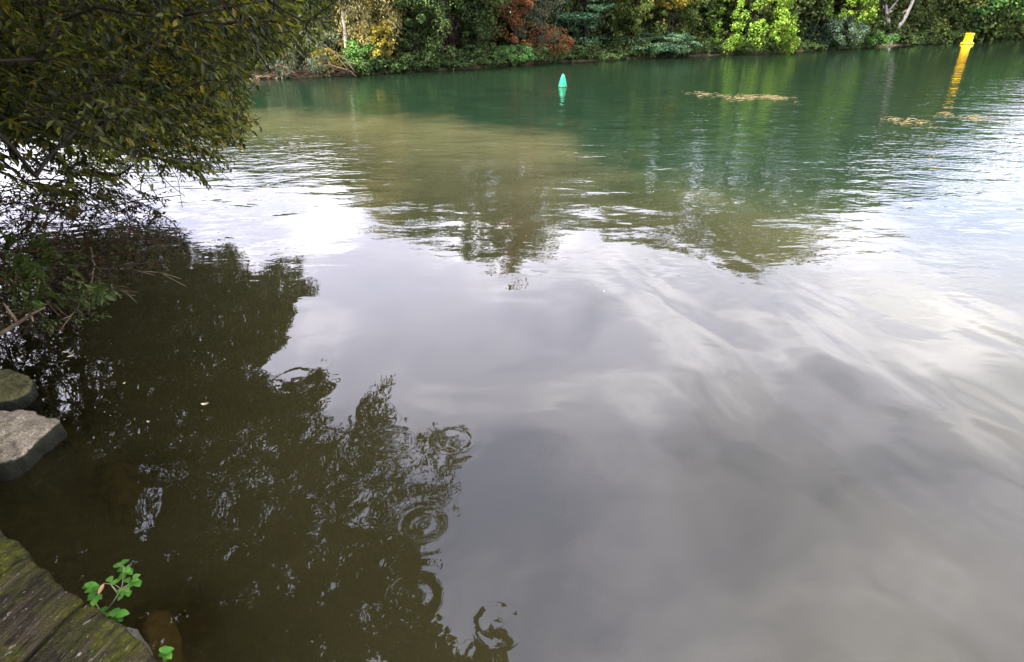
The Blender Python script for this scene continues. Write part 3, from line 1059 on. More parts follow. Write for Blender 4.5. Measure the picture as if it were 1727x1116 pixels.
gb_, gl_, gt_ = Geo(), Geo(), Geo()
tree_tubes(gb_, A, par, 0.0022, 2.3, 0.035)
for ti in tips:
    b = A[ti]
    d0 = b - sh_base
    d0 = d0 / np.linalg.norm(d0) * 0.7 + rng.normal(size=3) * 0.5
    d0 /= np.linalg.norm(d0)
    spray(gl_, gt_, b, d0, rng.uniform(0.2, 0.42), 0.042, 2, 8, 0.5, twig_r=0.0018, check=lambda p: p[:, 2].min() > 0.02 and in_poly(*[np.array([c_]) for c_ in proj(p[-1])], S_POLY + [])[0] | in_poly(*[np.array([c_]) for c_ in proj(p[-1])], S_LOW)[0])
gb_.build('stems', M['twig'], shrub)
gt_.build('twigs', M['twig'], shrub)
gl_.build('foliage', M['shrub_leaf'], shrub)
# bare pale twigs reaching out of the shrub
for pts, r0 in ((((157, 420, 4.9), (160, 450, 4.75), (150, 490, 4.6), (132, 520, 4.5), (110, 538, 4.4)), 0.006),
                (((60, 440, 5.2), (150, 450, 5.0), (230, 455, 4.9), (305, 467, 4.8)), 0.005),
                (((150, 460, 5.0), (180, 482, 4.8), (228, 497, 4.7)), 0.0045),
                (((-20, 440, 5.0), (30, 470, 4.8), (75, 500, 4.6), (112, 530, 4.5)), 0.006)):
    gg = Geo()
    pp = np.array([atr(*p) for p in pts])
    tt_ = np.linspace(0, 1, len(pp))
    ti_ = np.linspace(0, 1, 14)
    pp = np.stack([np.interp(ti_, tt_, pp[:, c_]) for c_ in range(3)], 1) + rng.normal(size=(14, 3)) * 0.006
    gg.tube(pp, np.linspace(r0, r0 * .4, 14), 5)
    for q in range(3):
        b = pp[rng.integers(5, 12)]
        d = rv(1)[0] * 0.5 + (pp[-1] - pp[2]) / np.linalg.norm(pp[-1] - pp[2])
        gg.tube([b, b + d * 0.08, b + d * 0.17 + rng.normal(size=3) * .01], [r0 * .6, r0 * .45, r0 * .3], 4)
    gg.build('bare_twig', M['dry_wood'], shrub)

# dead pale branch lying at the bank
gg = Geo()
pp = np.array([atr(-40, 590, 4.4), atr(0, 563, 4.3), atr(30, 545, 4.22), atr(52, 530, 4.15), atr(76, 518, 4.1)])
gg.tube(pp, [0.016, 0.013, 0.011, 0.008, 0.004], 7)
gg.tube([pp[2], atr(20, 530, 4.2), atr(5, 510, 4.25)], [0.009, 0.007, 0.004], 5)
gg.tube([pp[3], atr(56, 542, 4.05)], [0.007, 0.004], 5)
tag(gg.build('fallen_branch', M['dry_wood']), 'pale dead branch lying out from the dark bank under the shrub', 'branch')

# bright low plants on the bank
for (px, py, r, n, lab, ll) in ((35, 470, 4.7, 16, 'leafy green bank plant among the bare twigs of the shrub', 0.075), (118, 500, 4.5, 22, 'small yellowish green creeper with tiny leaves beneath the bare twigs', 0.032)):
    b0 = atr(px, py, r)
    base = np.array([b0[0] - 0.3, b0[1] + .1, max(float(ground_z(b0[0] - .3, b0[1])), 0.02)])
    o = thing('bank_plant', lab, 'plant', base)
    a_, b_ = Geo(), Geo()
    base = base + np.array([-.35, .25, 0])
    hub = b0 + np.array([-.12, .05, -.02])
    b_.tube(curve_pts(base, hub, 0.12, 7, 0.01), np.linspace(0.006, 0.003, 7), 5)
    for q in range(n):
        e_ = b0 + rng.normal(size=3) * np.array([.13, .13, .08])
        e_[2] = max(e_[2], 0.05)
        b_.tube(curve_pts(hub, e_, 0.03, 5, 0.006), np.linspace(0.003, 0.0012, 5), 3)
        spray(a_, b_, e_, rv(1)[0] * .6 + np.array([.3, 0, .2]), 0.13, ll, 2, 7, 0.4, twig_r=0.0015, lw=0.5)
    b_.build('stems', M['twig'], o)
    a_.build('foliage', M['bank_leaf'], o)

# ---------------------------------------------------------------- weeds at the jetty edge
def weed(px_base, z_base, path, leaves, lab, brown=None, L=0.029):
    b = at(*px_base, z_base)
    o = thing('weed_plant', lab, 'plant', b, 'weeds growing at the jetty edge')
    g1, g2 = Geo(), Geo()
    stems = []
    for pth in path:
        pp = np.array([at(x, y, z) for x, y, z in pth])
        t0 = np.linspace(0, 1, len(pp))
        t1 = np.linspace(0, 1, 10)
        q = np.stack([np.interp(t1, t0, pp[:, c_]) for c_ in range(3)], 1)
        g1.tube(q, np.linspace(0.0028, 0.0014, 10), 5)
        stems.append(q)
    allst = np.vstack(stems)
    for (x, y, z, ang, s) in leaves:
        c_ = at(x, y, z)
        n = allst[np.argmin(np.linalg.norm(allst - c_, axis=1))]
        dv = np.array([math.cos(R(ang)), math.sin(R(ang)), -0.1])
        p0 = c_ - dv * L * s * 0.5
        g1.tube([n, (n + p0) / 2 + np.array([0, 0, .002]), p0], 0.0011, 4)
        # broad rounded blade with a pointed tip: seven points each side of the midrib
        t = np.array([0, .12, .3, .5, .7, .86, 1.0])
        w = np.array([.05, .62, .95, 1.0, .78, .42, .0]) * 0.40 * L * s
        xv = np.cross(dv, [0, 0, 1.0])
        xv /= np.linalg.norm(xv)
        tilt = rng.normal(size=2) * 0.25
        up = np.array([0, 0, 1.0]) + np.array([tilt[0], tilt[1], 0])
        mid = p0 + np.outer(t, dv) * L * s + np.outer(np.sin(t * 3.0) * 0.10 * L * s, up)
        lv = mid + np.outer(w, xv) + np.outer(w, up) * 0.25 * (1 + tilt[0])
        rt_ = mid - np.outer(w, xv) + np.outer(w, up) * 0.25 * (1 - tilt[0])
        V = np.vstack([mid, lv, rt_])
        q = []
        for i in range(6):
            q += [(i, i + 1, 7 + i + 1, 7 + i), (i, 14 + i, 14 + i + 1, i + 1)]
        g2.add(V, q)
    g1.build('stem', M['weed_stem'], o)
    g2.build('leaves', M['weed_leaf'], o)
    if brown:
        g3 = Geo()
        x, y, z = brown
        c_ = at(x, y, z)
        g3.leaves(np.array([c_]), np.array([[-0.25, -0.9, -0.5]]), np.array([[0.6, -.2, 1.0]]), np.array([0.04]), np.array([0.014]), 0.3)
        n = allst[np.argmin(np.linalg.norm(allst - c_, axis=1))]
        g3.tube([n, (n + c_) / 2, c_], 0.0012, 4)
        d = g3.build('dead_leaf', M['dead_leaf'], o)
        d['label'] = 'curled brown dead leaf'
    return o


M['weed_stem'] = rough_mat('weed_stem', [(0.3, (0.10, 0.13, 0.05)), (0.7, (0.20, 0.19, 0.10))], 30, bump=0)
M['dead_leaf'] = leaf_mat('dead_leaf', (0.30, 0.16, 0.07), (0.40, 0.22, 0.10), (0.50, 0.30, 0.15), trans=0.25, gloss=0.02, scale=20)
weed((178, 1034, ), 0.44, [[(178, 1030, .42), (188, 1018, .48), (198, 1004, .55), (206, 990, .60), (208, 972, .66), (209, 955, .70)], [(200, 1002, .55), (186, 984, .58), (180, 984, .58)], [(206, 992, .60), (220, 984, .62), (232, 982, .62)]],
     [(197, 954, .68, 170, .9), (206, 951, .70, 100, 1), (212, 948, .71, 60, .9), (204, 962, .68, 180, 1), (215, 962, .68, -20, 1.1), (208, 970, .66, -100, 1), (220, 965, .67, -40, 1), (204, 975, .65, 200, .9),
      (231, 973, .63, 60, .9), (222, 986, .62, -110, 1.05), (234, 984, .62, -50, 1.1), (228, 979, .63, 10, .9), (216, 978, .63, 120, .9), (184, 978, .59, 160, 1.0), (192, 982, .58, 120, .8), (198, 980, .60, 70, .9),
      (202, 997, .57, 175, .95), (209, 1001, .56, -90, .9), (213, 996, .57, -20, .95), (217, 1001, .56, -60, .95), (203, 1009, .54, -110, .7)],
     'upright bright green weed with a brown dead leaf, tallest at the jetty edge', (176, 983, .57))
weed((160, 1020), 0.45, [[(168, 1030, .42), (160, 1015, .48), (154, 1002, .54), (151, 988, .58)]],
     [(152, 985, .60, 90, 1), (158, 988, .60, 10, .95), (145, 990, .59, 170, .95), (162, 991, .59, -20, 1), (150, 997, .57, 200, 1), (158, 999, .57, -30, 1.05), (155, 1005, .55, -100, 1), (166, 1008, .55, -20, 1), (160, 1016, .53, -80, 1.05), (152, 1011, .54, 190, .8)],
     'leafy green weed pressed close against the board edge', None, 0.029)
weed((188, 1045), 0.42, [[(182, 1048, .40), (190, 1042, .46), (196, 1038, .50)], [(182, 1048, .40), (178, 1034, .48)]],
     [(192, 1033, .52, 120, 1.3), (207, 1036, .52, 10, 1.5), (196, 1043, .50, -70, 1.3), (176, 1028, .5, 100, 1.0), (182, 1037, .49, 180, .9), (203, 1045, .49, -30, .9)],
     'low weed with wide round green leaves below the tall one', None, 0.029)
weed((280, 1108), 0.45, [[(276, 1116, .45), (280, 1106, .52), (282, 1098, .56)]],
     [(277, 1095, .57, 110, .9), (285, 1097, .57, 30, .95), (280, 1102, .56, -90, .9), (275, 1104, .55, 180, .9), (286, 1106, .55, -40, .9), (282, 1109, .54, -90, .9)],
     'tiny green weed sprig at the lowest end of the jetty edge', None, 0.032)

# ---------------------------------------------------------------- leaves afloat
M['float_leaf'] = leaf_mat('float_leaf', (0.30, 0.25, 0.13), (0.42, 0.36, 0.20), (0.55, 0.48, 0.30), trans=0.1, gloss=0.05, scale=30)
fl = [((112, 594), 0.045, 20, 'small pale leaf afloat in the dark water below the shrub'),
      ((120, 601), 0.05, 60, 'slightly longer pale leaf afloat just right of the first below the shrub'),
      ((37, 603), 0.035, 100, 'round pale leaf afloat behind the mossy stone'),
      ((346, 682), 0.05, 15, 'thin straw coloured leaf afloat alone in the dark reflection'),
      ((251, 712), 0.022, 0, 'tiny pale flake afloat right of the pale stone'),
      ((210, 647), 0.022, 70, 'tiny pale flake afloat right of the mossy stone'),
      ((1018, 492), 0.02, 40, 'tiny pale flake afloat in the bright sky reflection')]
for (px, lng, ang, lab) in fl:
    c_ = at(*px)
    gg = Geo()
    t = np.linspace(0, 1, 6)
    w = np.sin(t * math.pi) ** .8 * lng * .24
    dv = np.array([math.cos(R(ang)), math.sin(R(ang)), 0])
    xv = np.array([-dv[1], dv[0], 0])
    mid = c_ + np.outer(t - .5, dv) * lng
    mid[:, 2] = 0.004 + 0.006 * (t - .5) ** 2 * 4
    lv = mid + np.outer(w, xv)
    rt_ = mid - np.outer(w, xv)
    lv[:, 2] += 0.003
    V = np.vstack([mid, lv, rt_])
    q = []
    for i in range(5):
        q += [(i, i + 1, 6 + i + 1, 6 + i), (i, 12 + i, 12 + i + 1, i + 1)]
    gg.add(V, q)
    tag(gg.build('floating_leaf', M['float_leaf']), lab, 'leaf', 'leaves afloat near the bank')

# ---------------------------------------------------------------- floating weed rafts
M['raft'] = rough_mat('raft', [(0.3, (0.06, 0.05, 0.02)), (0.6, (0.11, 0.088, 0.04)), (0.8, (0.20, 0.16, 0.08))], 3, bump=0.2)
for (pts, n, lab) in ((((1232, 168), (1262, 163), (1300, 164), (1326, 167)), 130, 'long straw coloured raft of floating weed out on the green water'),
                      (((1495, 206), (1525, 204), (1560, 209)), 44, 'thin sparse raft of floating weed nearer the right edge of the river'),
                      (((1598, 196), (1630, 197), (1665, 201)), 44, 'narrow brown raft of floating weed furthest to the right'),
                      (((1174, 159), (1194, 158)), 26, 'very small scrap of floating weed left of the long raft')):
    pp = np.array([at(x, y) for x, y in pts])
    gg = Geo()
    for q in range(n):
        t = rng.uniform(0, len(pp) - 1)
        i = min(int(t), len(pp) - 2)
        c_ = pp[i] + (pp[i + 1] - pp[i]) * (t - i) + np.array([*rng.normal(size=2) * np.array([.15, .38]), 0])
        ln = rng.uniform(0.06, 0.3)
        a_ = rng.normal() * 0.6
        dv = np.array([math.cos(a_), math.sin(a_), 0]) * ln / 2
        gg.tube([c_ - dv + [0, 0, .004], c_ + [*(rng.normal(size=2) * .03), rng.uniform(.01, .03)], c_ + dv + [0, 0, .004]], [0.004, rng.uniform(.004, .011), 0.003], 4)
    o = tag(gg.build('floating_weed', M['raft']), lab, 'weed', 'rafts of floating weed')
    o['kind'] = 'stuff'

# ---------------------------------------------------------------- buoys
def lathe(prof, n=28, c0=(0, 0, 0)):
    prof = np.array(prof)
    th = np.arange(n) * 2 * math.pi / n
    V = np.stack([prof[:, :1] * np.cos(th), prof[:, :1] * np.sin(th), np.repeat(prof[:, 1:], n, 1)], -1).reshape(-1, 3) + np.array(c0)
    i = np.arange(len(prof) - 1)[:, None] * n
    j = np.arange(n)[None]
    k_ = (j + 1) % n
    return V, np.stack([i + j, i + k_, i + n + k_, i + n + j], -1).reshape(-1, 4)


def paint(name, col, dirt):
    m, nt, out = new_mat(name)
    tcn = nt.nodes.new('ShaderNodeTexCoord')
    n1 = noise(nt, vmap(nt, tcn.outputs['Object'], (6, 6, 2)), 1.0, 5, 0.6)
    c = mixc(nt, ramp(nt, n1, [(0.45, 0.0), (0.75, 0.6)]), col, dirt)
    b = nd(nt, 'ShaderNodeBsdfPrincipled')
    sz = nd(nt, 'ShaderNodeSeparateXYZ')
    nt.links.new(tcn.outputs['Object'], sz.inputs[0])
    al = mth(nt, 'ADD', sz.outputs[2], mth(nt, 'MULTIPLY', n1, -0.07))
    c = mixc(nt, ramp(nt, mth(nt, 'ADD', al, 0.5), [(0.485, 0.85), (0.52, 0.0)]), c, (0.02, 0.03, 0.012))
    b.inputs['Roughness'].default_value = 0.45
    b.inputs['Specular IOR Level'].default_value = 0.25
    nt.links.new(c, b.inputs['Base Color'])
    nt.links.new(b.outputs[0], out.inputs[0])
    return m


M['green_paint'] = paint('green_paint', (0.0, 0.17, 0.075), (0.008, 0.11, 0.06))
M['yellow_paint'] = paint('yellow_paint', (0.56, 0.32, 0.0), (0.40, 0.22, 0.008))
M['dark_metal'] = rough_mat('dark_metal', [(0.3, (0.03, 0.03, 0.03)), (0.7, (0.08, 0.08, 0.075))], 8, bump=0.1)
c_ = at(949, 146)
gbuoy = thing('conical_buoy', 'small green cone shaped channel buoy afloat in mid river', 'buoy', c_)
for nm, prof, mt in (('cone', [(0.148, 0.045), (0.146, 0.07), (0.125, 0.16), (0.095, 0.27), (0.062, 0.36), (0.034, 0.41), (0.0, 0.42)], 'green_paint'),
                     ('float_collar', [(0.0, -0.16), (0.11, -0.14), (0.15, -0.06), (0.158, 0.0), (0.158, 0.03), (0.148, 0.045), (0.10, 0.047)], 'green_paint'),
                     ('lifting_eye', [(0.0, 0.415), (0.012, 0.42), (0.016, 0.435), (0.012, 0.45), (0.0, 0.452)], 'dark_metal')):
    V, Q = lathe(prof, 28, c_)
    mesh_obj(nm, V, [Q], M[mt], gbuoy, True)
c_ = at(1630.5, 74.5)
ybuoy = thing('can_buoy', 'yellow can shaped marker buoy with a wide skirt by the far right bank', 'buoy', c_)
for nm, prof, mt in (('can', [(0.36, 0.17), (0.345, 0.20), (0.335, 0.4), (0.325, 0.76), (0.34, 0.78), (0.34, 0.83), (0.30, 0.86), (0.0, 0.87)], 'yellow_paint'),
                     ('skirt', [(0.0, -0.4), (0.30, -0.36), (0.42, -0.15), (0.49, 0.0), (0.49, 0.10), (0.46, 0.145), (0.36, 0.167), (0.30, 0.169)], 'yellow_paint'),
                     ('lifting_eye', [(0.0, 0.865), (0.03, 0.87), (0.04, 0.89), (0.03, 0.92), (0.0, 0.925)], 'dark_metal')):
    V, Q = lathe(prof, 32, c_)
    mesh_obj(nm, V, [Q], M[mt], ybuoy, True)

# ---------------------------------------------------------------- far bank
SKY_PX = np.array([(300, 250), (450, 275), (500, 262), (560, 285), (620, 345), (700, 365), (760, 340), (800, 395), (870, 435), (935, 415), (965, 345), (1000, 325), (1100, 350), (1200, 360), (1330, 385), (1400, 345), (1500, 300), (1580, 260), (1640, 215), (1727, 165), (1900, 110)], float)
SHORE_PX = np.array([(300, 140), (440, 133), (580, 127), (700, 121), (830, 112), (950, 104), (1080, 98), (1200, 93), (1330, 87), (1440, 80), (1520, 76), (1600, 71), (1680, 64), (1727, 60)], float)


def shore_pt(px, back=0.0):
    y_ = np.interp(px, SHORE_PX[:, 0], SHORE_PX[:, 1])
    p = at(px, y_)
    d = p[:2] / np.linalg.norm(p[:2])
    # go back along the viewing direction so the bearing stays
    q = p[:2] + d * back
    return np.array([q[0], q[1], 0.0])


def sky_h(px, p):
    y_ = np.interp(px, SKY_PX[:, 0], SKY_PX[:, 1])
    d = ray(px, y_)
    t = -d[2] / math.hypot(d[0], d[1])
    return math.hypot(p[0], p[1]) * t * float(np.interp(px, (950, 1250, 1500, 1727), (1.04, 1.16, 1.26, 1.3))) - H


def crown(geo, c, rx, ry, z0, z1, n_clump, per, leaf, style='ball', clump_r=0.45, seed=0):
    """leaf clumps spread through an uneven crown volume"""
    rg = np.random.default_rng(seed)
    # uneven envelope
    nlobe = 9
    lob = rg.normal(size=(nlobe, 3))
    lob /= np.linalg.norm(lob, axis=1, keepdims=True)
    u = rg.normal(size=(n_clump, 3))
    u /= np.linalg.norm(u, axis=1, keepdims=True)
    bulge = 0.72 + 0.42 * np.max(u @ lob.T, axis=1) ** 2
    rad_ = (rg.uniform(0.25, 1, n_clump) ** 0.5) * bulge * rg.uniform(.9, 1.15, n_clump)
    zc, rz = (z0 + z1) / 2, (z1 - z0) / 2
    C = np.stack([c[0] + u[:, 0] * rx * rad_, c[1] + u[:, 1] * ry * rad_, zc + np.sign(u[:, 2]) * np.abs(u[:, 2]) ** 0.8 * rz * rad_], 1)
    if style == 'hang':
        C[:, 2] = z1 - (z1 - z0) * rg.uniform(0, 1, n_clump) ** 0.9
        ph = np.round(np.arctan2(u[:, 1], u[:, 0]) * 1.9) / 1.9 + rg.normal(size=n_clump) * .09
        k_ = np.clip((z1 - C[:, 2]) / (z1 - z0), 0, 1)
        rr_ = (0.45 + 0.6 * np.sqrt(k_)) * rg.uniform(.8, 1.05, n_clump)
        C[:, 0] = c[0] + np.cos(ph) * rx * rr_
        C[:, 1] = c[1] + np.sin(ph) * ry * rr_
    C[:, 2] = np.maximum(C[:, 2], z0 + rg.uniform(0, .25, n_clump))
    cr = clump_r * rg.uniform(0.4, 1.5, n_clump)
    outd = C - np.array([c[0], c[1], zc - rz * .3])
    outd /= np.linalg.norm(outd, axis=1, keepdims=True) + 1e-6
    d = rg.normal(size=(n_clump, per, 3))
    d /= np.linalg.norm(d, axis=2, keepdims=True)
    d = d + outd[:, None] * 0.55 + np.array([0, 0, .35])
    d /= np.linalg.norm(d, axis=2, keepdims=True)
    flat = {'ball': 0.75, 'layer': 0.28, 'fine': 1.1, 'hang': 1.0, 'twig': 1.0}[style]
    rr2 = rg.uniform(0.3, 1.15, (n_clump, per, 1)) ** 0.6
    off = d * cr[:, None, None] * rr2
    off[..., 2] *= flat
    if style == 'layer':
        off[..., :2] *= 1.5
    Pp = (C[:, None] + off).reshape(-1, 3)
    Nn = (d * 0.8 + rg.normal(size=d.shape) * 0.45 + np.array([0, 0, 0.5])).reshape(-1, 3)
    Dd = np.cross(Nn, rg.normal(size=Nn.shape)) + np.array([0, 0, -0.35])
    if style == 'fine':
        Dd = rg.normal(size=Nn.shape) * .45 + np.array([0, 0, -0.6]) + d.reshape(-1, 3) * .5
    Ls = leaf * rg.uniform(0.6, 1.25, len(Pp))
    asp = {'fine': 0.28, 'twig': 0.35}.get(style, 0.72)
    geo.leaves(Pp, Dd, Nn, Ls, Ls * asp, simple=True)
    return C


def far_plant(name, cat, lab, px, back, wide_px, z0, h, pal, style, n_clump, per, leaf, clump_r=0.45, lean=0, bark='bark_dark', depth=None, group=None, ztr=None):
    back = max(0.15, back - 0.75)
    z0 = min(z0, 0.12 + z0 * .6) if z0 < 1.5 else z0
    p = shore_pt(px, back)
    dist_ = np.linalg.norm(p)
    mpp = dist_ / FPX * 0.92                 # metres per photograph pixel there
    rx = wide_px * mpp / 2 * 1.14
    h = h * 1.06 if h > 3.6 else h
    per = int(per * 1.45)
    leaf *= 0.84
    ry = depth or rx * 0.85
    gz = float(ground_z(np.array(p[0]), np.array(p[1])))
    o = thing(name, lab, cat, (p[0], p[1], gz), group)
    gl_ = Geo()
    seed = int(px * 7 + back * 13 + h * 11) % 99991
    rg = np.random.default_rng(seed + 5)
    C = crown(gl_, p, rx, ry, z0, h, n_clump, per, leaf, style, clump_r, seed)
    gb_ = Geo()
    bk_ = p[:2] / dist_ * (0.35 * ry + 0.3)
    base = np.array([p[0] + lean + bk_[0], p[1] + bk_[1], gz - 0.2])
    topp = np.array([p[0], p[1], gz + (h - gz) * 0.72])
    tr = curve_pts(base, topp, 0, 8, 0.05)
    r0 = 0.05 + 0.014 * h
    gb_.tube(tr, np.linspace(r0, r0 * 0.3, 8), 8)
    for q in range(min(16, 6 + int(h))):
        e_ = C[rg.integers(0, len(C))]
        s_ = tr[rg.integers(2, 8)]
        gb_.tube(curve_pts(s_, e_, 0.12, 5, 0.04), np.linspace(r0 * .32, 0.012, 5), 5)
    gb_.build('trunk' if cat == 'tree' else 'stems', M[bark], o, True)
    gl_.build('crown' if cat == 'tree' else 'foliage', M['far_' + pal], o)
    return o


def hh_(px, back):
    return sky_h(px, shore_pt(px, back))


# front row, left to right
far_plant('bushy_tree', 'tree', 'bright green bushy tree on the far bank just right of the overhanging branches', 400, 2.2, 110, 0.7, hh_(420, 3), 'bright', 'ball', 210, 70, .13, .42)
far_plant('willow_tree', 'tree', 'olive green fine leaved tree on the far bank above the brown brushwood', 478, 2.4, 90, 0.9, hh_(480, 3), 'olive', 'fine', 190, 80, .16, .42)
far_plant('leafy_tree', 'tree', 'mid green tree left of the pale bare trunk on the far bank', 535, 2.8, 90, 0.5, hh_(535, 3), 'bright', 'fine', 170, 70, .15, .45)
far_plant('willow_shrub', 'shrub', 'grey green arching shrub behind the brown brushwood', 505, 0.9, 95, 0.15, 1.9, 'grey', 'fine', 90, 70, .15, .3)
far_plant('yellow_shrub', 'shrub', 'small yellow shrub at the right end of the brown brushwood', 553, 0.5, 34, 0.15, 1.1, 'yellow', 'ball', 30, 55, .10, .22)
far_plant('yellowing_tree', 'tree', 'pale tan yellow autumn tree on the far bank right of the pale bare trunk', 622, 1.8, 105, 0.9, hh_(630, 2), 'tan', 'fine', 240, 75, .15, .40)
far_plant('yellow_shrub', 'shrub', 'bright yellow hanging bush in front of the tan autumn tree', 645, 0.5, 42, 0.4, 2.0, 'yellow', 'ball', 50, 55, .11, .24)
far_plant('green_shrub', 'shrub', 'fresh green shrub low at the water under the tan autumn tree', 605, 0.6, 44, 0.15, 1.3, 'bright', 'ball', 46, 60, .11, .25)
far_plant('ivy_tree', 'tree', 'dark ivy green tree leaning low over the water right of the yellow bush', 700, 1.2, 110, 0.35, hh_(700, 2), 'ivy', 'ball', 260, 70, .13, .40)
far_plant('purple_tree', 'tree', 'dull purple leaved tree between two dark green trees', 752, 2.0, 62, 1.0, hh_(752, 2) * .9, 'purple', 'twig', 130, 60, .13, .36)
far_plant('dark_tree', 'tree', 'dark olive tree with dense drooping clumps left of the rust coloured tree', 805, 1.1, 95, 0.3, hh_(810, 2), 'dark', 'ball', 270, 70, .13, .38)
far_plant('rust_tree', 'tree', 'rust orange autumn tree, the only one of that colour along the far bank', 868, 1.5, 72, 0.9, hh_(870, 2) * 0.97, 'rust', 'ball', 210, 75, .12, .36)
far_plant('grey_tree', 'tree', 'grey olive tree standing against the right side of the rust tree', 908, 1.2, 66, 0.6, hh_(905, 2), 'grey', 'fine', 190, 75, .14, .38)
far_plant('rust_shrub', 'shrub', 'low rust brown shrub at the foot of the grey olive tree', 922, 0.5, 60, 0.2, 1.6, 'rust', 'twig', 60, 55, .11, .28)
far_plant('green_shrub', 'shrub', 'rounded vivid green shrub at the water below the rust tree', 862, 0.3, 66, 0.1, 0.85, 'ivygreen', 'ball', 70, 60, .10, .22)
far_plant('layered_tree', 'tree', 'blue green tree with flat layered sprays behind the green buoy', 985, 1.4, 100, 0.4, hh_(985, 2), 'teal', 'layer', 200, 75, .14, .42)
far_plant('leafy_tree', 'tree', 'mid green mixed tree right of the blue green layered one', 1065, 1.4, 95, 0.3, hh_(1065, 2), 'mixed', 'ball', 250, 70, .14, .42)
far_plant('leafy_tree', 'tree', 'brownish green tree with hanging twigs left of the lime tree', 1132, 2.0, 95, 0.5, hh_(1130, 2), 'mixed', 'ball', 220, 65, .15, .45)
far_plant('yellow_shrub', 'shrub', 'yellow leafed bough high in the trees above the brown hanging twigs', 1122, 0.8, 50, 2.6, 3.4, 'yellow', 'ball', 40, 45, .13, .25)
far_plant('green_shrub', 'shrub', 'dark green shrub spreading low over the water left of the lime tree', 1110, 0.4, 110, 0.2, 1.3, 'teal', 'layer', 90, 60, .13, .3)
far_plant('lime_tree', 'tree', 'bright yellow green tree with long hanging leafy columns over the water', 1255, 0.6, 118, 0.3, 5.2, 'lime', 'hang', 250, 66, .16, .30)
far_plant('lime_tree', 'tree', 'yellow green tree whose hanging branches stop high above the water', 1390, 2.5, 90, 2.0, 6.2, 'lime', 'hang', 130, 55, .20, .38)
far_plant('dark_tree', 'tree', 'dark green tree between the two yellow green trees', 1325, 2.5, 90, 0.5, hh_(1330, 3), 'dark', 'ball', 220, 60, .20, .6)  # leaves take the dark palette
far_plant('green_shrub', 'shrub', 'dark green rounded shrub left of the ivy covered bank', 1395, 1.0, 80, 0.2, 2.0, 'greyblue', 'ball', 100, 60, .17, .42)
far_plant('ivy_bank', 'shrub', 'low mound of bright green ivy on the bank by the leaning trunks', 1462, 0.8, 84, 0.15, 0.95, 'ivygreen', 'ball', 110, 60, .15, .3, depth=1.0)
far_plant('grey_tree', 'tree', 'grey green tree behind the mound of bright ivy', 1450, 4.0, 110, 1.6, hh_(1450, 4), 'greyblue', 'ball', 210, 60, .24, .7)
far_plant('leafy_tree', 'tree', 'olive tree right of the leaning trunks on the right bank', 1555, 3.5, 90, 0.8, hh_(1555, 4), 'olive', 'ball', 190, 60, .28, .8)
far_plant('dark_tree', 'tree', 'deep green tree behind the yellow buoy', 1632, 3.0, 110, 0.8, hh_(1632, 4), 'ivygreen', 'layer', 200, 60, .32, .9)
far_plant('grey_tree', 'tree', 'hazy grey green tree at the far right edge', 1710, 3.0, 110, 0.6, hh_(1710, 4), 'greyblue', 'ball', 190, 60, .38, 1.1)
far_plant('bushy_tree', 'tree', 'green tree on the far bank seen through the overhanging leaves', 310, 2.5, 130, 0.4, hh_(310, 3), 'olive', 'ball', 200, 60, .15, .5)

# undergrowth overhanging the water's edge all along the far bank
ug = Geo()
for px in np.concatenate([np.arange(596, 1440, 7), np.arange(1520, 1740, 7)]):
    pxx = px + rng.uniform(-4, 4)
    p = shore_pt(pxx, rng.uniform(-0.4, 0.5))
    r_ = np.linalg.norm(p)
    sc = max(1, r_ / 40)
    crown(ug, p, r_ / FPX * 10, .5 * sc, .06, rng.uniform(.35, 1.0) * min(sc, 1.4), 9, 46, .11 * sc, 'ball' if rng.uniform() < .6 else 'layer', .2 * sc, int(pxx * 3))
ug = ug.build('bank_undergrowth', M['far_ivy'])
ug['kind'] = 'stuff'
ug['label'] = 'low dark green undergrowth overhanging the water along the far bank'

# leaning trunks with pale bark beside the ivy
def limb_tree(px, lab, paths, pal, crown_at):
    p = shore_pt(px, 0.6)
    gz = float(ground_z(np.array(p[0]), np.array(p[1])))
    o = thing('leaning_tree', lab, 'tree', (p[0], p[1], gz))
    g_ = Geo()
    r_ = np.linalg.norm(p)
    for pts, r0, r1 in paths:
        q = np.array([atr(x, y, r_) for x, y in pts])
        t0 = np.linspace(0, 1, len(q))
        t1 = np.linspace(0, 1, 12)
        q = np.stack([np.interp(t1, t0, q[:, c_]) for c_ in range(3)], 1)
        g_.tube(q, np.linspace(r0, r1, 12), 8)
    g_.build('trunk', M['pale_bark'], o, True)
    l_ = Geo()
    for (x, y, rr_, n) in crown_at:
        crown(l_, atr(x, y, r_), rr_, rr_, atr(x, y, r_)[2] - rr_ * .7, atr(x, y, r_)[2] + rr_ * .7, n, 60, .2, 'ball', .5, x)
    l_.build('crown', M['far_' + pal], o)


limb_tree(1502, 'tree with pale leaning forked trunks rising from the bank by the ivy', [
    (((1500, 78), (1501, 55), (1497, 30), (1492, 0), (1480, -60)), .22, .10), (((1500, 62), (1512, 48), (1524, 35), (1535, 12), (1552, -30), (1560, -80)), .17, .08),
    (((1494, 74), (1504, 62), (1506, 52)), .12, .09), (((1497, 20), (1510, 5), (1540, -40)), .1, .05)], 'grey', ((1520, -75, 3.0, 60), (1470, -90, 2.6, 50), (1560, -110, 3.0, 50)))
limb_tree(572, 'tree with a bare pale straight trunk left of the tan autumn tree', [
    (((586, 110), (582, 60), (580, 35), (574, 8), (566, -30), (560, -80)), .075, .04), (((580, 30), (586, 14), (596, -20)), .035, .02)], 'olive', ((560, -70, 1.0, 26), (590, -50, .8, 18)))

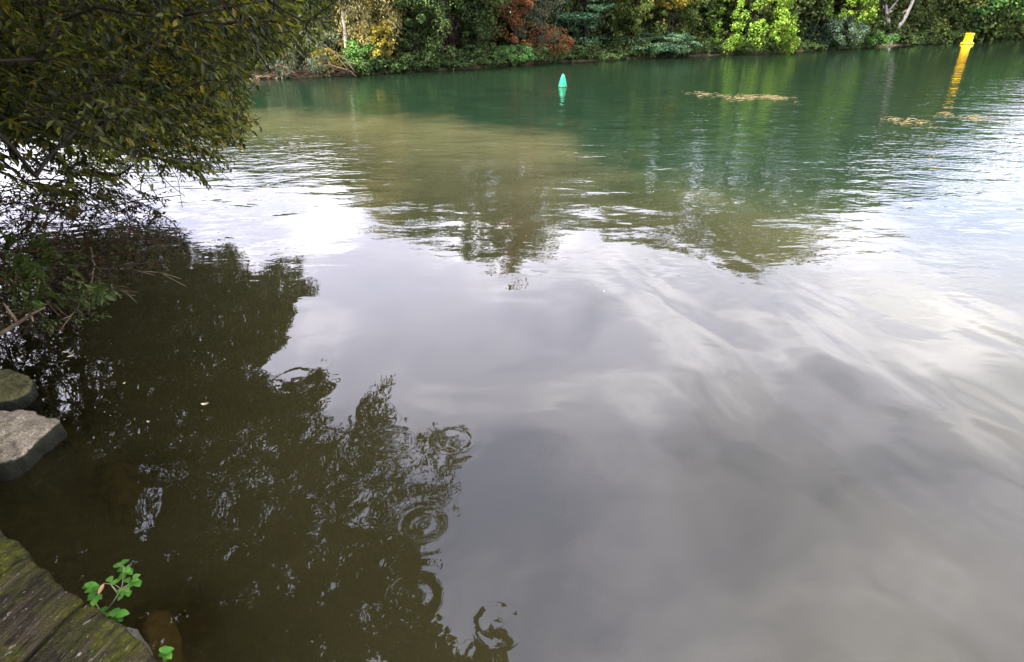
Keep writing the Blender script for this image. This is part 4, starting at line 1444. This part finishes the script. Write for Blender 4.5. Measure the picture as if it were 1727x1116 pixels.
# driftwood and brushwood on the left shore
gg = Geo()
p0, p1 = shore_pt(436, -0.1), shore_pt(592, 0.1)
for q in range(150):
    t = rng.uniform()
    c_ = p0 + (p1 - p0) * t + np.array([0, rng.uniform(-.2, .7), rng.uniform(0.02, 0.22)])
    a_ = rng.normal() * 0.7
    ln = rng.uniform(0.4, 1.5)
    dv = np.array([math.cos(a_), math.sin(a_) * .6, rng.normal() * .22]) * ln / 2
    gg.tube([c_ - dv, c_ + rng.normal(size=3) * .05, c_ + dv], [0.025 * rng.uniform(.4, 1), 0.02, 0.006], 5)
for (x0, y0, x1, y1) in ((455, 108, 500, 125), (540, 70, 590, 120), (560, 85, 600, 122), (550, 110, 600, 128)):
    a0, a1 = atr(x0, y0, 27.6), atr(x1, y1, 27.2)
    gg.tube(curve_pts(a0, a1, .1, 6, .03), np.linspace(.015, .03, 6), 5)
gg.tube(curve_pts(p0 + [0, .1, .07], p1 + [0, .1, .07], 0.02, 12, .04), np.linspace(.07, .04, 12), 8)
tag(gg.build('brushwood_pile', M['dead_brush']), 'long low tangle of brown dead brushwood along the far shore at left', 'driftwood')

# wood behind the front row: one mass
wl, wb = Geo(), Geo()
for i, px in enumerate(np.linspace(120, 1880, 46)):
    for bk in (3.4, 5.0, 9.5):
        if bk < 4 and 1430 < px < 1580:
            continue
        pxx = px + rng.uniform(-15, 15)
        p = shore_pt(min(max(pxx, 300), 1727), bk)
        if pxx < 300 or pxx > 1727:
            d = ray(pxx, 100)
            r_ = 30 if pxx < 300 else 125
            p = np.array([0, 0, 0]) + np.array([d[0], d[1], 0]) / math.hypot(d[0], d[1]) * (r_ + bk)
        r_ = np.linalg.norm(p)
        hz = max(2.8, sky_h(pxx, p) * rng.uniform(.98, 1.14))
        if bk < 4:
            hz = min(hz * .6, 5.0)
        w_ = r_ / FPX * 30 * 1.6
        gz = float(ground_z(np.array(p[0]), np.array(p[1])))
        lf = .20 * max(1, r_ / 40)
        crown(wl, p, w_, min(w_ * .8, 1.7) if bk < 6 else w_ * .8, gz + .2, hz, 70, 55, lf, 'ball', .65 * max(1, r_ / 45), i * 3 + int(bk))
        wb.tube([(p[0], p[1], gz - .3), (p[0] + .1, p[1], gz + hz * .4), (p[0], p[1], gz + hz * .7)], [.16, .12, .05], 7)
# undergrowth in the shade along the bank
for px in np.arange(380, 1727, 8):
    p = shore_pt(px, rng.uniform(1.8, 4.2))
    r_ = np.linalg.norm(p)
    crown(wl, p, r_ / FPX * 14, .7, .3, rng.uniform(1.4, 3.4), 18, 50, .15 * max(1, r_ / 40), 'ball', .4, int(px))
wood = wl.build('woodland', M['far_wood'])
wood['kind'] = 'stuff'
wood['label'] = 'dense green wood rising behind the bank trees'
wtr = wb.build('woodland_trunks', M['bark'], wood, True)
wtr['kind'] = 'stuff'
print('far wood leaves', wl.n // 4)
